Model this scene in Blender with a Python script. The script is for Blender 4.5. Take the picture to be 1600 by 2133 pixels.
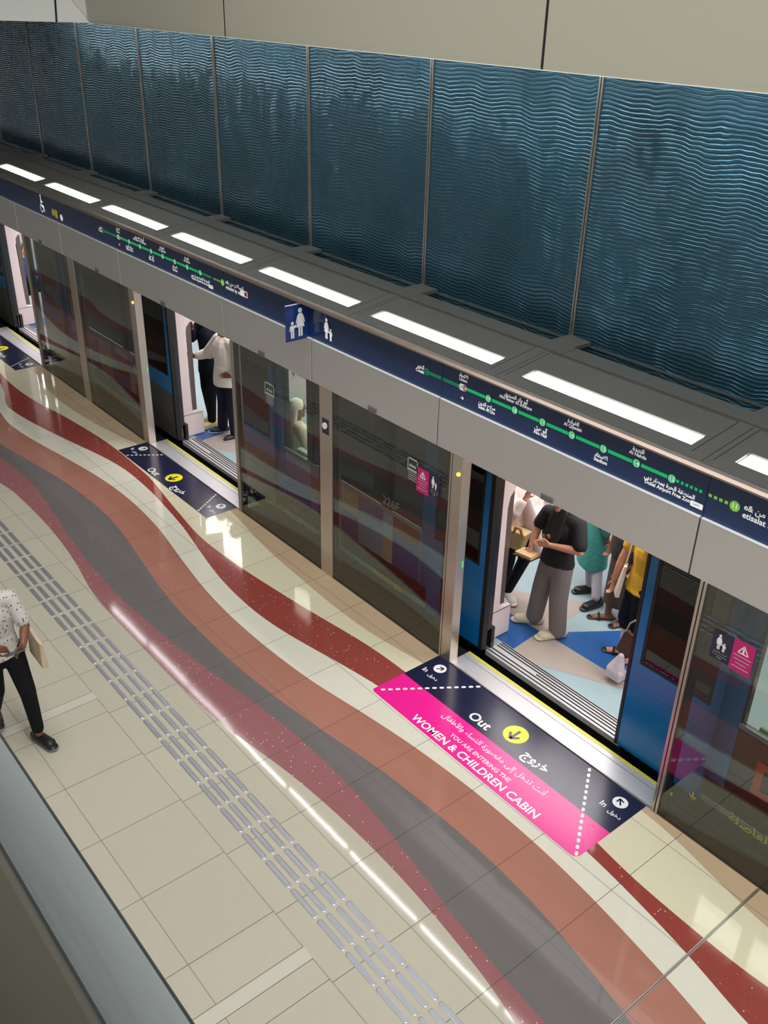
import bpy, bmesh, math, random
import numpy as np
from mathutils import Vector, Matrix, Quaternion

for o in list(bpy.data.objects):
    bpy.data.objects.remove(o, do_unlink=True)
SC = bpy.context.scene
COL = SC.collection
random.seed(7)
V = Vector

# ------------------------------------------------------------------ camera
CAM = V((-1.5, -5.15945, 5.62824))
yaw, pit, rol = -0.874102, -0.505859, 0.0251966
fw = V((math.sin(yaw) * math.cos(pit), math.cos(yaw) * math.cos(pit), math.sin(pit)))
rt = V((math.cos(yaw), -math.sin(yaw), 0.0))
up = rt.cross(fw)
r2 = rt * math.cos(rol) + up * math.sin(rol)
u2 = -rt * math.sin(rol) + up * math.cos(rol)
cd = bpy.data.cameras.new('camera')
cam = bpy.data.objects.new('camera', cd)
COL.objects.link(cam)
cam.matrix_world = Matrix(((r2.x, u2.x, -fw.x, CAM.x), (r2.y, u2.y, -fw.y, CAM.y), (r2.z, u2.z, -fw.z, CAM.z), (0, 0, 0, 1)))
cd.sensor_fit = 'VERTICAL'
cd.sensor_height = 36.0
cd.sensor_width = 36.0
cd.lens = 1988.4 * 36.0 / 2133.0
cd.clip_start = 0.02
cd.clip_end = 200
SC.camera = cam

# ------------------------------------------------------------------ world, lights, exposure
SC.view_settings.view_transform = 'Standard'
SC.view_settings.look = 'None'
SC.view_settings.gamma = 1.0
SC.view_settings.exposure = 0.0
SC.view_settings.use_curve_mapping = False
W = bpy.data.worlds.new('hall_air')
SC.world = W
W.use_nodes = True
bg = W.node_tree.nodes['Background']
bg.inputs[0].default_value = (0.98, 1.0, 0.97, 1)
bg.inputs[1].default_value = 0.36
# the hall is brighter towards the near end of the platform
_t = W.node_tree
_tc = _t.nodes.new('ShaderNodeTexCoord')
_sx = _t.nodes.new('ShaderNodeSeparateXYZ')
_mr = _t.nodes.new('ShaderNodeMapRange')
_mr.inputs['From Min'].default_value = -1.0
_mr.inputs['From Max'].default_value = 0.6
_mr.inputs['To Min'].default_value = 0.05
_mr.inputs['To Max'].default_value = 0.48
_t.links.new(_tc.outputs['Generated'], _sx.inputs[0])
_t.links.new(_sx.outputs[0], _mr.inputs['Value'])
_t.links.new(_mr.outputs[0], bg.inputs[1])

def area(name, loc, size, power, rot=(0, 0, 0), col=(1, 0.99, 0.96)):
    l = bpy.data.lights.new(name, 'AREA')
    l.shape = 'RECTANGLE'
    l.size, l.size_y = size
    l.energy = power
    l.color = col
    o = bpy.data.objects.new(name, l)
    o.location = loc
    o.rotation_euler = rot
    COL.objects.link(o)
    return o
area('hall_light', (-4.0, -3.0, 8.2), (14, 2.2), 600)
area('concourse_light', (-3.0, -8.5, 8.0), (15, 2.5), 430, (math.radians(-28), 0, 0))
area('entry_light', (5.5, -3.5, 5.8), (2.5, 3.0), 130, (0, math.radians(62), 0))
for i in range(-3, 1):
    area('saloon_light', (-8.2 + i * 6.09 + 2.6, 1.55, 2.26), (5.4, 0.9), 112, (0, 0, 0), (1, 0.95, 0.93))

# ------------------------------------------------------------------ materials
MATS = {}
def lin(c):
    c = c / 255.0
    return c / 12.92 if c <= 0.04045 else ((c + 0.055) / 1.055) ** 2.4
def rgb(r, g, b):
    return (lin(r), lin(g), lin(b), 1)
class NT:
    """small helper round a material's node tree"""
    def __init__(self, name):
        self.m = bpy.data.materials.new(name)
        self.m.use_nodes = True
        self.t = self.m.node_tree
        self.b = self.t.nodes['Principled BSDF']
        self.out = self.t.nodes['Material Output']
    def n(self, kind, **kw):
        nd = self.t.nodes.new(kind)
        for k, v in kw.items():
            if k.startswith('i_'):
                nd.inputs[k[2:].replace('_', ' ')].default_value = v
            else:
                setattr(nd, k, v)
        return nd
    def l(self, a, b):
        self.t.links.new(a, b)
    def math(self, op, a, b=None, c=None):
        nd = self.n('ShaderNodeMath', operation=op)
        for i, x in enumerate((a, b, c)):
            if x is None:
                continue
            if isinstance(x, (int, float)):
                nd.inputs[i].default_value = x
            else:
                self.l(x, nd.inputs[i])
        return nd.outputs[0]
    def mix(self, fac, a, b):
        nd = self.n('ShaderNodeMix', data_type='RGBA')
        for sock, x in ((nd.inputs[0], fac), (nd.inputs[6], a), (nd.inputs[7], b)):
            if isinstance(x, (int, float, tuple)):
                sock.default_value = x
            else:
                self.l(x, sock)
        return nd.outputs[2]
    def xyz(self):
        tc = self.n('ShaderNodeTexCoord')
        s = self.n('ShaderNodeSeparateXYZ')
        self.l(tc.outputs['Object'], s.inputs[0])
        self.obj = tc.outputs['Object']
        return s.outputs
    def noise(self, scale, detail=3, vec=None):
        nd = self.n('ShaderNodeTexNoise')
        nd.inputs['Scale'].default_value = scale
        nd.inputs['Detail'].default_value = detail
        if vec is not None:
            self.l(vec, nd.inputs['Vector'])
        return nd.outputs[0]
    def bump(self, h, strength=0.2, dist=0.01):
        nd = self.n('ShaderNodeBump')
        nd.inputs['Strength'].default_value = strength
        nd.inputs['Distance'].default_value = dist
        self.l(h, nd.inputs['Height'])
        self.l(nd.outputs[0], self.b.inputs['Normal'])
        return nd

def mat(name, col, rough=0.5, metal=0.0, spec=0.5, var=0.06, scale=9.0, emit=None, estr=0.0, bump=0.0, sheen=0.0):
    if name in MATS:
        return MATS[name]
    k = NT(name)
    k.xyz()
    nz = k.noise(scale, 4, k.obj)
    c2 = tuple(min(1, x * (1 + var)) for x in col[:3]) + (1,)
    c1 = tuple(x * (1 - var) for x in col[:3]) + (1,)
    k.l(k.mix(nz, c1, c2), k.b.inputs['Base Color'])
    k.b.inputs['Roughness'].default_value = rough
    k.b.inputs['Metallic'].default_value = metal
    k.b.inputs['Specular IOR Level'].default_value = spec
    if emit:
        k.b.inputs['Emission Color'].default_value = emit
        k.b.inputs['Emission Strength'].default_value = estr
    if bump:
        k.bump(k.noise(scale * 3, 4, k.obj), bump, 0.01)
    MATS[name] = k.m
    return k.m

def steel(name, col, rough, stretch=(1, 1, 40), metal=1.0, var=0.12):
    k = NT(name)
    k.xyz()
    mp = k.n('ShaderNodeMapping')
    k.l(k.obj, mp.inputs[0])
    mp.inputs['Scale'].default_value = stretch
    nz = k.noise(4.0, 5, mp.outputs[0])
    a = tuple(x * (1 - var) for x in col[:3]) + (1,)
    b = tuple(min(1, x * (1 + var)) for x in col[:3]) + (1,)
    k.l(k.mix(nz, a, b), k.b.inputs['Base Color'])
    k.b.inputs['Metallic'].default_value = metal
    rr = k.math('MULTIPLY_ADD', nz, 0.08, rough - 0.04)
    k.l(rr, k.b.inputs['Roughness'])
    MATS[name] = k.m
    return k.m

def glass(name, tint, r0=0.075, rough=0.0):
    """flat pane: tinted see-through plus a Fresnel mirror, the same from both sides"""
    k = NT(name)
    k.t.nodes.remove(k.b)
    lw = k.n('ShaderNodeLayerWeight')
    lw.inputs[0].default_value = 0.5
    p = k.math('POWER', lw.outputs['Facing'], 5.0)
    f = k.math('MULTIPLY_ADD', p, 1 - r0, r0)
    tr = k.n('ShaderNodeBsdfTransparent')
    tr.inputs[0].default_value = tint
    gl = k.n('ShaderNodeBsdfGlossy')
    gl.inputs['Roughness'].default_value = rough
    gl.inputs['Color'].default_value = (1, 1, 1, 1)
    ms = k.n('ShaderNodeMixShader')
    k.l(f, ms.inputs[0])
    k.l(tr.outputs[0], ms.inputs[1])
    k.l(gl.outputs[0], ms.inputs[2])
    k.l(ms.outputs[0], k.out.inputs[0])
    MATS[name] = k.m
    return k.m

def emission(name, col, strength):
    k = NT(name)
    k.t.nodes.remove(k.b)
    e = k.n('ShaderNodeEmission')
    e.inputs[0].default_value = col
    e.inputs[1].default_value = strength
    k.l(e.outputs[0], k.out.inputs[0])
    MATS[name] = k.m
    return k.m

PER = 6.087          # length of one door bay
TILE = 0.655
def floor_mat(name, col, var=0.04, spark=False, rough=0.045, grout=(0.09, 0.075, 0.06, 1), small=False):
    k = NT(name)
    x, y, z = k.xyz()
    nz = k.noise(14, 5, k.obj)
    nz2 = k.noise(140, 2, k.obj)
    c1 = tuple(c * (1 - var) for c in col[:3]) + (1,)
    c2 = tuple(min(1, c * (1 + var)) for c in col[:3]) + (1,)
    base = k.mix(nz, c1, c2)
    base = k.mix(k.math('MULTIPLY', nz2, 0.12), base, (0.35, 0.32, 0.27, 1))
    # one tone per slab
    ix = k.math('FLOOR', k.math('DIVIDE', k.math('ADD', x, 3.345), TILE))
    iy = k.math('FLOOR', k.math('DIVIDE', k.math('ADD', y, 0.2), 0.663))
    cmb = k.n('ShaderNodeCombineXYZ')
    k.l(ix, cmb.inputs[0])
    k.l(iy, cmb.inputs[1])
    wn = k.n('ShaderNodeTexWhiteNoise', noise_dimensions='2D')
    k.l(cmb.outputs[0], wn.inputs[0])
    base = k.mix(k.math('MULTIPLY', wn.outputs[0], 0.10), base, (col[0] * 0.55, col[1] * 0.52, col[2] * 0.5, 1))
    if spark:
        vo = k.n('ShaderNodeTexVoronoi')
        vo.inputs['Scale'].default_value = 34
        k.l(k.obj, vo.inputs['Vector'])
        s1 = k.math('LESS_THAN', vo.outputs['Distance'], 0.16)
        sp = k.n('ShaderNodeSeparateColor')
        k.l(vo.outputs['Color'], sp.inputs[0])
        s2 = k.math('GREATER_THAN', sp.outputs[0], 0.78)
        chip = k.math('MULTIPLY', s1, s2)
        base = k.mix(chip, base, (0.85, 0.8, 0.76, 1))
        vo2 = k.n('ShaderNodeTexVoronoi')
        vo2.inputs['Scale'].default_value = 75
        k.l(k.obj, vo2.inputs['Vector'])
        s3 = k.math('LESS_THAN', vo2.outputs['Distance'], 0.18)
        sp2 = k.n('ShaderNodeSeparateColor')
        k.l(vo2.outputs['Color'], sp2.inputs[0])
        s4 = k.math('GREATER_THAN', sp2.outputs[0], 0.8)
        base = k.mix(k.math('MULTIPLY', k.math('MULTIPLY', s3, s4), 0.5), base, (0.6, 0.42, 0.4, 1))
    # joints across the platform
    def lines(v, off, per, w):
        f = k.math('FRACT', k.math('ADD', k.math('DIVIDE', k.math('ADD', v, off), per), 0.5))
        return k.math('LESS_THAN', k.math('ABSOLUTE', k.math('SUBTRACT', f, 0.5)), w / per * 0.5)
    right = k.math('GREATER_THAN', y, -2.848)
    jr = k.math('MULTIPLY', lines(x, 3.345, TILE, 0.0042), right)
    jl = k.math('MULTIPLY', lines(x, 3.345 + 0.03, TILE, 0.0042), k.math('SUBTRACT', 1.0, right))
    j = k.math('MAXIMUM', jr, jl)
    base = k.mix(j, base, grout)
    jy = lines(y, 0.2, 0.663, 0.009)
    base = k.mix(k.math('MULTIPLY', jy, 0.42), base, (0.12, 0.1, 0.09, 1))
    if small:
        fx = k.math('FRACT', k.math('DIVIDE', k.math('ADD', x, 8.29), 3.30))
        st = k.math('MULTIPLY', k.math('LESS_THAN', fx, 0.115 / 3.3), k.math('LESS_THAN', y, -2.848))
        base = k.mix(st, base, (col[0] * 1.1, col[1] * 1.12, col[2] * 1.18, 1))
        e1 = k.math('LESS_THAN', k.math('ABSOLUTE', k.math('SUBTRACT', fx, 0.001)), 0.0007)
        e2 = k.math('LESS_THAN', k.math('ABSOLUTE', k.math('SUBTRACT', fx, 0.0352)), 0.0007)
        e = k.math('MULTIPLY', k.math('MAXIMUM', e1, e2), k.math('LESS_THAN', y, -2.848))
        base = k.mix(e, base, grout)
    k.l(base, k.b.inputs['Base Color'])
    k.b.inputs['Roughness'].default_value = rough
    k.b.inputs['Specular IOR Level'].default_value = 0.42
    bp = k.bump(k.noise(3, 1, k.obj), 0.012, 0.02)
    MATS[name] = k.m
    return k.m

# the blue rippled wall cladding
def wave_mat():
    k = NT('blue_ripple')
    x, y, z = k.xyz()
    n1 = k.n('ShaderNodeTexNoise')
    n1.inputs['Scale'].default_value = 1.0
    n1.inputs['Detail'].default_value = 2
    mp = k.n('ShaderNodeMapping')
    k.l(k.obj, mp.inputs[0])
    mp.inputs['Scale'].default_value = (3.4, 1, 1.6)
    k.l(mp.outputs[0], n1.inputs['Vector'])
    wob = k.math('MULTIPLY', k.math('SUBTRACT', n1.outputs[0], 0.5), 0.085)
    sx = k.math('MULTIPLY', k.math('SINE', k.math('ADD', k.math('MULTIPLY', x, 12.0), k.math('MULTIPLY', z, 5.0))), 0.0075)
    zz = k.math('ADD', k.math('ADD', z, wob), sx)
    h = k.math('SINE', k.math('MULTIPLY', zz, 2 * math.pi / 0.031))
    h = k.math('MULTIPLY_ADD', h, 0.5, 0.5)
    h = k.math('POWER', h, 2.4)
    nb = k.noise(1.1, 3, k.obj)
    nf = k.noise(7.0, 3, k.obj)
    amp = k.math('MULTIPLY', k.math('MULTIPLY_ADD', nb, 0.7, 0.35), k.math('MULTIPLY_ADD', nf, 1.2, 0.35))
    hh = k.math('MULTIPLY', h, amp)
    c = k.mix(nb, (0.024, 0.048, 0.060, 1), (0.030, 0.112, 0.172, 1))
    k.l(c, k.b.inputs['Base Color'])
    k.b.inputs['Metallic'].default_value = 0.6
    k.b.inputs['Roughness'].default_value = 0.24
    k.bump(hh, 0.85, 0.0075)
    MATS['blue_ripple'] = k.m
    return k.m

TAN = floor_mat('tan_stone', rgb(196, 170, 138))
CREAM = floor_mat('cream_stone', rgb(226, 219, 190))
DKRED = floor_mat('red_quartz', rgb(150, 60, 52), spark=True, rough=0.075)
OFFW = floor_mat('offwhite_stone', rgb(228, 225, 210))
SALM = floor_mat('salmon_stone', rgb(172, 116, 100), grout=(0.12, 0.07, 0.06, 1))
GREY = floor_mat('grey_stone', rgb(110, 105, 106), grout=(0.06, 0.06, 0.06, 1))
MAROON = floor_mat('maroon_quartz', rgb(152, 96, 101), spark=True, rough=0.065)
BEIGE = floor_mat('beige_stone', rgb(194, 188, 171), small=True)
RIPPLE = wave_mat()
STEEL = steel('brushed_steel', rgb(176, 172, 168), 0.40, (3, 3, 30))
STEELH = steel('header_steel', rgb(222, 222, 224), 0.38, (30, 3, 1.5), metal=0.85, var=0.05)
POST = steel('warm_steel', rgb(196, 187, 178), 0.30, (1, 1, 3), metal=0.85, var=.04)
SILL = steel('threshold_steel', rgb(214, 213, 216), 0.38, (2, 40, 1), metal=0.45)
TACT = mat('tactile_steel', rgb(198, 199, 208), 0.33, metal=0.82, var=0.02, scale=3)
RAILM = steel('rail_steel', rgb(84, 88, 88), 0.28, (2, 40, 40), var=0.06)
PANE = glass('screen_glass', (0.76, 0.79, 0.77, 1), 0.068)
TWIN = glass('train_window_glass', (0.10, 0.115, 0.11, 1), 0.05)
TWINC = glass('clear_window_glass', (0.95, 0.97, 0.92, 1), 0.02)
NAVY = mat('navy_sign', rgb(31, 53, 98), 0.14, var=0.03)
NAVYF = mat('navy_vinyl', rgb(32, 34, 62), 0.22, var=0.05)
FLAGB = mat('flag_blue', rgb(28, 52, 120), 0.16, var=0.03)
PINK = mat('pink_vinyl', rgb(240, 34, 150), 0.25, var=0.04)
WHITE = mat('white_print', rgb(238, 240, 240), 0.4, var=0.01)
YELL = mat('yellow_vinyl', rgb(240, 224, 34), 0.3, var=0.02)
SWHITE = mat('sign_white', rgb(244, 246, 246), 0.4, var=0.01, emit=rgb(244, 246, 246), estr=0.35)  # printed white with a weak glow added to make it read brighter
YTXT = mat('yellow_print', rgb(158, 146, 66), 0.5, var=0.02)
GTXT = mat('pale_print', rgb(170, 172, 168), 0.5, var=0.02)
BLACK = mat('black_rubber', rgb(14, 14, 16), 0.5)
DARK = mat('dark_recess', rgb(20, 21, 23), 0.7)
GREEN = mat('route_green', rgb(0, 196, 112), 0.35, var=0.02, emit=rgb(0, 196, 112), estr=0.35)  # same added glow on the printed route line
LGREEN = mat('lime_green', rgb(140, 214, 84), 0.35, var=0.02, emit=rgb(140, 214, 84), estr=0.25)  # printed lime, also with a little glow added
REDP = mat('red_print', rgb(214, 48, 44), 0.4, var=0.02)
TAUPE = steel('taupe_metal', rgb(158, 142, 132), 0.34, (1, 8, 8), metal=0.85, var=0.05)
ROOF = mat('charcoal_metal', rgb(92, 91, 86), 0.42, metal=0.35, var=0.08, scale=2.5)
FASC = mat('fascia_panel', rgb(166, 163, 148), 0.35, var=0.025, scale=30)
FASCW = mat('lit_fascia_panel', rgb(234, 233, 226), 0.35, var=0.02, scale=30)  # fascia copy made paler to stand in for stronger light on the bulkhead
GROOVE = mat('groove_black', rgb(14, 14, 14), 0.8)
BLUE = mat('train_blue', rgb(4, 100, 160), 0.22, var=0.04)
TRIMG = mat('train_grey', rgb(70, 68, 66), 0.3)
TRAINW = mat('train_lower', rgb(34, 35, 42), 0.2)
INNER = mat('saloon_lining', rgb(222, 206, 206), 0.35, var=0.03)
INNERG = mat('saloon_grey', rgb(150, 140, 142), 0.4)
FLB = mat('saloon_floor_blue', rgb(38, 88, 150), 0.3, var=0.06)
FLG = mat('saloon_floor_beige', rgb(168, 156, 148), 0.3, var=0.05)
FLL = mat('saloon_floor_pale', rgb(150, 172, 178), 0.3, var=0.05)
LAMP = emission('lamp_white', (1.0, 0.98, 0.93, 1), 7.0)
COVE = emission('cove_white', (0.97, 0.99, 1.0, 1), 42.0)
SALL = emission('saloon_lamp', (1.0, 0.95, 0.92, 1), 4.0)
AMBER = emission('amber_led', (1.0, 0.62, 0.06, 1), 3.0)
GLED = emission('green_led', (0.15, 0.9, 0.25, 1), 0.9)
SKIN1 = mat('skin_brown', rgb(122, 78, 58), 0.5, var=0.08)
SKIN2 = mat('skin_tan', rgb(200, 140, 110), 0.5, var=0.06)
HAIR = mat('black_hair', rgb(18, 15, 14), 0.45, var=0.3, scale=60)
EYE = mat('eye_dark', rgb(20, 16, 14), 0.2)
LIP = mat('lip_rose', rgb(150, 82, 78), 0.5)

# ------------------------------------------------------------------ mesh helpers
def link(o, parent=None):
    COL.objects.link(o)
    if parent is not None:
        o.parent = parent
        root = parent
        while root.parent is not None:
            root = root.parent
        if parent is root and root.type == 'EMPTY':
            o.matrix_parent_inverse = Matrix.Translation(-V(root.location))
    return o
def tag(o, label=None, cat=None, group=None, kind=None):
    if label: o['label'] = label
    if cat: o['category'] = cat
    if group: o['group'] = group
    if kind: o['kind'] = kind
    return o
def thing(name, label, cat, loc=(0, 0, 0), group=None):
    o = bpy.data.objects.new(name, None)
    o.empty_display_size = 0.1
    o.location = loc
    COL.objects.link(o)
    return tag(o, label, cat, group)
def dup(root, shift, label=None):
    r = root.copy()
    COL.objects.link(r)
    r.location = V(root.location) + V(shift)
    if label: r['label'] = label
    for ch in list(root.children):
        c = ch.copy()
        COL.objects.link(c)
        c.parent = r
        for g in list(ch.children):
            d = g.copy()
            COL.objects.link(d)
            d.parent = c
    return r
class MB:
    def __init__(self):
        self.bm = bmesh.new()
    def box(self, x0, x1, y0, y1, z0, z1, mi=0):
        vs = [self.bm.verts.new(p) for p in ((x0, y0, z0), (x1, y0, z0), (x1, y1, z0), (x0, y1, z0), (x0, y0, z1), (x1, y0, z1), (x1, y1, z1), (x0, y1, z1))]
        for f in ((0, 3, 2, 1), (4, 5, 6, 7), (0, 1, 5, 4), (1, 2, 6, 5), (2, 3, 7, 6), (3, 0, 4, 7)):
            self.bm.faces.new([vs[i] for i in f]).material_index = mi
        return self
    def face(self, pts, mi=0):
        f = self.bm.faces.new([self.bm.verts.new(p) for p in pts])
        f.material_index = mi
        return self
    def prism(self, a, b, mi=0):
        """two matching rings of points joined and capped"""
        va = [self.bm.verts.new(p) for p in a]
        vb = [self.bm.verts.new(p) for p in b]
        n = len(va)
        for i in range(n):
            self.bm.faces.new((va[i], va[(i + 1) % n], vb[(i + 1) % n], vb[i])).material_index = mi
        self.bm.faces.new(list(reversed(va))).material_index = mi
        self.bm.faces.new(vb).material_index = mi
        return self
    def extr_x(self, prof, x0, x1, mi=0):
        return self.prism([(x0, y, z) for y, z in prof], [(x1, y, z) for y, z in prof], mi)
    def cap(self, a, b, ra, rb, side=None, fa=1.0, fb=None, seg=14, rings=4):
        """closed tapered limb with round ends; f flattens it across 'side'"""
        a, b = V(a), V(b)
        fb = fa if fb is None else fb
        ax = b - a
        L = ax.length
        ax = ax / L if L > 1e-6 else V((0, 0, 1))
        s = V(side) if side is not None else (V((1, 0, 0)) if abs(ax.x) < 0.9 else V((0, 1, 0)))
        u = (s - ax * s.dot(ax)).normalized()
        v = ax.cross(u)
        rows = []
        for i in range(rings + 1):
            t = math.pi / 2 * (i / rings)
            rows.append((a - ax * ra * math.cos(t), ra * math.sin(t), fa))
        for i in range(rings + 1):
            t = math.pi / 2 * (i / rings)
            rows.append((b + ax * rb * math.sin(t), rb * math.cos(t), fb))
        prev = None
        first = self.bm.verts.new(rows[0][0])
        for c, r, f in rows[1:-1]:
            ring = [self.bm.verts.new(c + u * r * math.cos(q) + v * r * f * math.sin(q)) for q in (2 * math.pi * j / seg for j in range(seg))]
            if prev is None:
                for j in range(seg):
                    self.bm.faces.new((first, ring[(j + 1) % seg], ring[j]))
            else:
                for j in range(seg):
                    self.bm.faces.new((prev[j], prev[(j + 1) % seg], ring[(j + 1) % seg], ring[j]))
            prev = ring
        last = self.bm.verts.new(rows[-1][0])
        for j in range(seg):
            self.bm.faces.new((prev[j], prev[(j + 1) % seg], last))
        return self
    def ball(self, c, rx, ry, rz, side=(1, 0, 0)):
        c = V(c)
        s = V(side).normalized()
        t = V((0, 0, 1)).cross(s).normalized()
        M = Matrix(((s.x * rx, t.x * ry, 0, c.x), (s.y * rx, t.y * ry, 0, c.y), (0, 0, rz, c.z), (0, 0, 0, 1)))
        bmesh.ops.create_uvsphere(self.bm, u_segments=18, v_segments=12, radius=1, matrix=M)
        return self
    def cyl(self, p, q, r, seg=20, r2=None, mi=0):
        p, q = V(p), V(q)
        ax = (q - p).normalized()
        s = V((1, 0, 0)) if abs(ax.x) < 0.9 else V((0, 1, 0))
        u = (s - ax * s.dot(ax)).normalized()
        v = ax.cross(u)
        r2_ = r if r2 is None else r2
        A = [p + (u * math.cos(t) + v * math.sin(t)) * r for t in (2 * math.pi * j / seg for j in range(seg))]
        B = [q + (u * math.cos(t) + v * math.sin(t)) * r2_ for t in (2 * math.pi * j / seg for j in range(seg))]
        return self.prism(A, B, mi)
    def tube(self, pts, r, seg=8):
        for a, b in zip(pts[:-1], pts[1:]):
            self.cap(a, b, r, r, seg=seg, rings=2)
        return self
    def build(self, name, m, parent=None, smooth=False, bevel=0.0, remesh=0.0, relax=2, tri=False):
        bmesh.ops.recalc_face_normals(self.bm, faces=self.bm.faces[:])
        if tri:
            bmesh.ops.triangulate(self.bm, faces=self.bm.faces[:])
        me = bpy.data.meshes.new(name)
        self.bm.to_mesh(me)
        self.bm.free()
        o = bpy.data.objects.new(name, me)
        if remesh or bevel:
            COL.objects.link(o)
            if remesh:
                md = o.modifiers.new('r', 'REMESH')
                md.mode = 'VOXEL'
                md.voxel_size = remesh
                sm = o.modifiers.new('s', 'SMOOTH')
                sm.factor = 0.5
                sm.iterations = relax
                smooth = True
            if bevel:
                md = o.modifiers.new('b', 'BEVEL')
                md.width = bevel
                md.segments = 2
                md.limit_method = 'ANGLE'
            dg = bpy.context.evaluated_depsgraph_get()
            dg.update()
            nm = bpy.data.meshes.new_from_object(o.evaluated_get(dg))
            nm.name = name
            o.modifiers.clear()
            o.data = nm
            COL.objects.unlink(o)
            me = nm
        if len(me.materials):
            me.materials.clear()
        for x in (m if isinstance(m, (list, tuple)) else [m]):
            me.materials.append(x)
        if smooth:
            for p in me.polygons:
                p.use_smooth = True
        return link(o, parent)

# ------------------------------------------------------------------ flat prints and lettering
def frame(O, X, Y):
    X = V(X).normalized()
    Y = V(Y).normalized()
    return V(O), X, Y, X.cross(Y)
def prints(name, polys, m, parent, fr, lift=0.0012):
    O, X, Y, N = fr
    b = MB()
    for k_, pl in enumerate(polys):
        b.face([O + X * p[0] + Y * p[1] + N * lift for p in pl])
    b2 = b.build(name, m, parent, tri=True)
    return b2
def circ(cx, cy, r, n=28, ry=None):
    ry = r if ry is None else ry
    return [(cx + r * math.cos(2 * math.pi * i / n), cy + ry * math.sin(2 * math.pi * i / n)) for i in range(n)]
def rect(x0, y0, x1, y1):
    return [(x0, y0), (x1, y0), (x1, y1), (x0, y1)]
def rrect(x0, y0, x1, y1, r, n=5):
    out = []
    for cx, cy, a in ((x1 - r, y0 + r, -90), (x1 - r, y1 - r, 0), (x0 + r, y1 - r, 90), (x0 + r, y0 + r, 180)):
        for i in range(n + 1):
            t = math.radians(a + 90 * i / n)
            out.append((cx + r * math.cos(t), cy + r * math.sin(t)))
    return out
def bar(p, q, w):
    p, q = V((p[0], p[1], 0)), V((q[0], q[1], 0))
    d = (q - p).normalized()
    n = V((-d.y, d.x, 0)) * w / 2
    return [tuple((p + n)[:2]), tuple((p - n)[:2]), tuple((q - n)[:2]), tuple((q + n)[:2])]
def arrow(cx, cy, s, ang, w):
    """shaft and two head strokes, pointing along ang (degrees)"""
    a = math.radians(ang)
    d = (math.cos(a), math.sin(a))
    tip = (cx + d[0] * s, cy + d[1] * s)
    tail = (cx - d[0] * s, cy - d[1] * s)
    out = [bar(tail, tip, w)]
    for sg in (1, -1):
        b = a + math.pi + sg * math.radians(42)
        out.append(bar((tip[0] + d[0] * w * .4, tip[1] + d[1] * w * .4), (tip[0] + math.cos(b) * s * 1.25, tip[1] + math.sin(b) * s * 1.25), w))
    return out
def family(h, flip=False, cx=0.0, cy=0.0):
    """woman holding a child's hand, standing height h, feet on cy"""
    P = [circ(0, .90 * h, .085 * h, 18)]
    P.append([(-.07 * h, .80 * h), (.07 * h, .80 * h), (.13 * h, .70 * h), (.19 * h, .48 * h), (.15 * h, .46 * h), (.09 * h, .62 * h), (.17 * h, .32 * h), (-.17 * h, .32 * h), (-.09 * h, .62 * h), (-.15 * h, .46 * h), (-.19 * h, .48 * h), (-.13 * h, .70 * h)])
    P.append(rect(-.085 * h, 0, -.012 * h, .33 * h))
    P.append(rect(.012 * h, 0, .085 * h, .33 * h))
    kx = -.33 * h
    P.append(circ(kx, .49 * h, .06 * h, 16))
    P.append([(kx - .09 * h, .41 * h), (kx + .09 * h, .41 * h), (kx + .17 * h, .44 * h), (kx + .15 * h, .34 * h), (kx + .07 * h, .30 * h), (kx + .07 * h, .2 * h), (kx - .07 * h, .2 * h), (kx - .075 * h, .32 * h), (kx - .1 * h, .22 * h), (kx - .13 * h, .23 * h)])
    P.append(rect(kx - .068 * h, -.03 * h, kx - .008 * h, .21 * h))
    P.append(rect(kx + .008 * h, -.03 * h, kx + .068 * h, .21 * h))
    s = -1 if flip else 1
    return [[(cx + s * x, cy + y) for x, y in p] for p in P]

AR = {'\u0621': (0xFE80,), '\u0623': (0xFE83, 0xFE84), '\u0625': (0xFE87, 0xFE88), '\u0627': (0xFE8D, 0xFE8E),
      '\u0629': (0xFE93, 0xFE94), '\u062F': (0xFEA9, 0xFEAA), '\u0631': (0xFEAD, 0xFEAE), '\u0648': (0xFEED, 0xFEEE), '\u0649': (0xFEEF, 0xFEF0)}
for ch, base in (('\u0628', 0xFE8F), ('\u062A', 0xFE95), ('\u062C', 0xFE9D), ('\u062D', 0xFEA1), ('\u062E', 0xFEA5), ('\u0633', 0xFEB1),
                 ('\u0635', 0xFEB9), ('\u0637', 0xFEC1), ('\u0641', 0xFED1), ('\u0642', 0xFED5), ('\u0643', 0xFED9), ('\u0644', 0xFEDD),
                 ('\u0645', 0xFEE1), ('\u0646', 0xFEE5), ('\u0647', 0xFEE9), ('\u064A', 0xFEF1)):
    AR[ch] = (base, base + 1, base + 2, base + 3)
def ar(s):
    """join Arabic letters into their drawn forms, in drawing order"""
    out = []
    words = s.split(' ')
    for wd in reversed(words):
        if wd and wd[0] not in AR:
            out.append(wd)
            continue
        g = []
        i = 0
        while i < len(wd):
            c = wd[i]
            prev = i > 0 and len(AR[wd[i - 1]]) == 4
            if c == '\u0644' and i + 1 < len(wd) and wd[i + 1] in '\u0627\u0623':
                code = {'\u0627': 0xFEFB, '\u0623': 0xFEF7}[wd[i + 1]] + (1 if prev else 0)
                g.append(chr(code))
                i += 2
                continue
            nxt = i + 1 < len(wd) and len(AR[wd[i + 1]]) > 1
            f = AR[c]
            if len(f) == 4:
                code = f[3] if prev and nxt else f[2] if nxt else f[1] if prev else f[0]
            elif len(f) == 2:
                code = f[1] if prev else f[0]
            else:
                code = f[0]
            g.append(chr(code))
            i += 1
        out.append(''.join(reversed(g)))
    return ' '.join(out)
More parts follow.
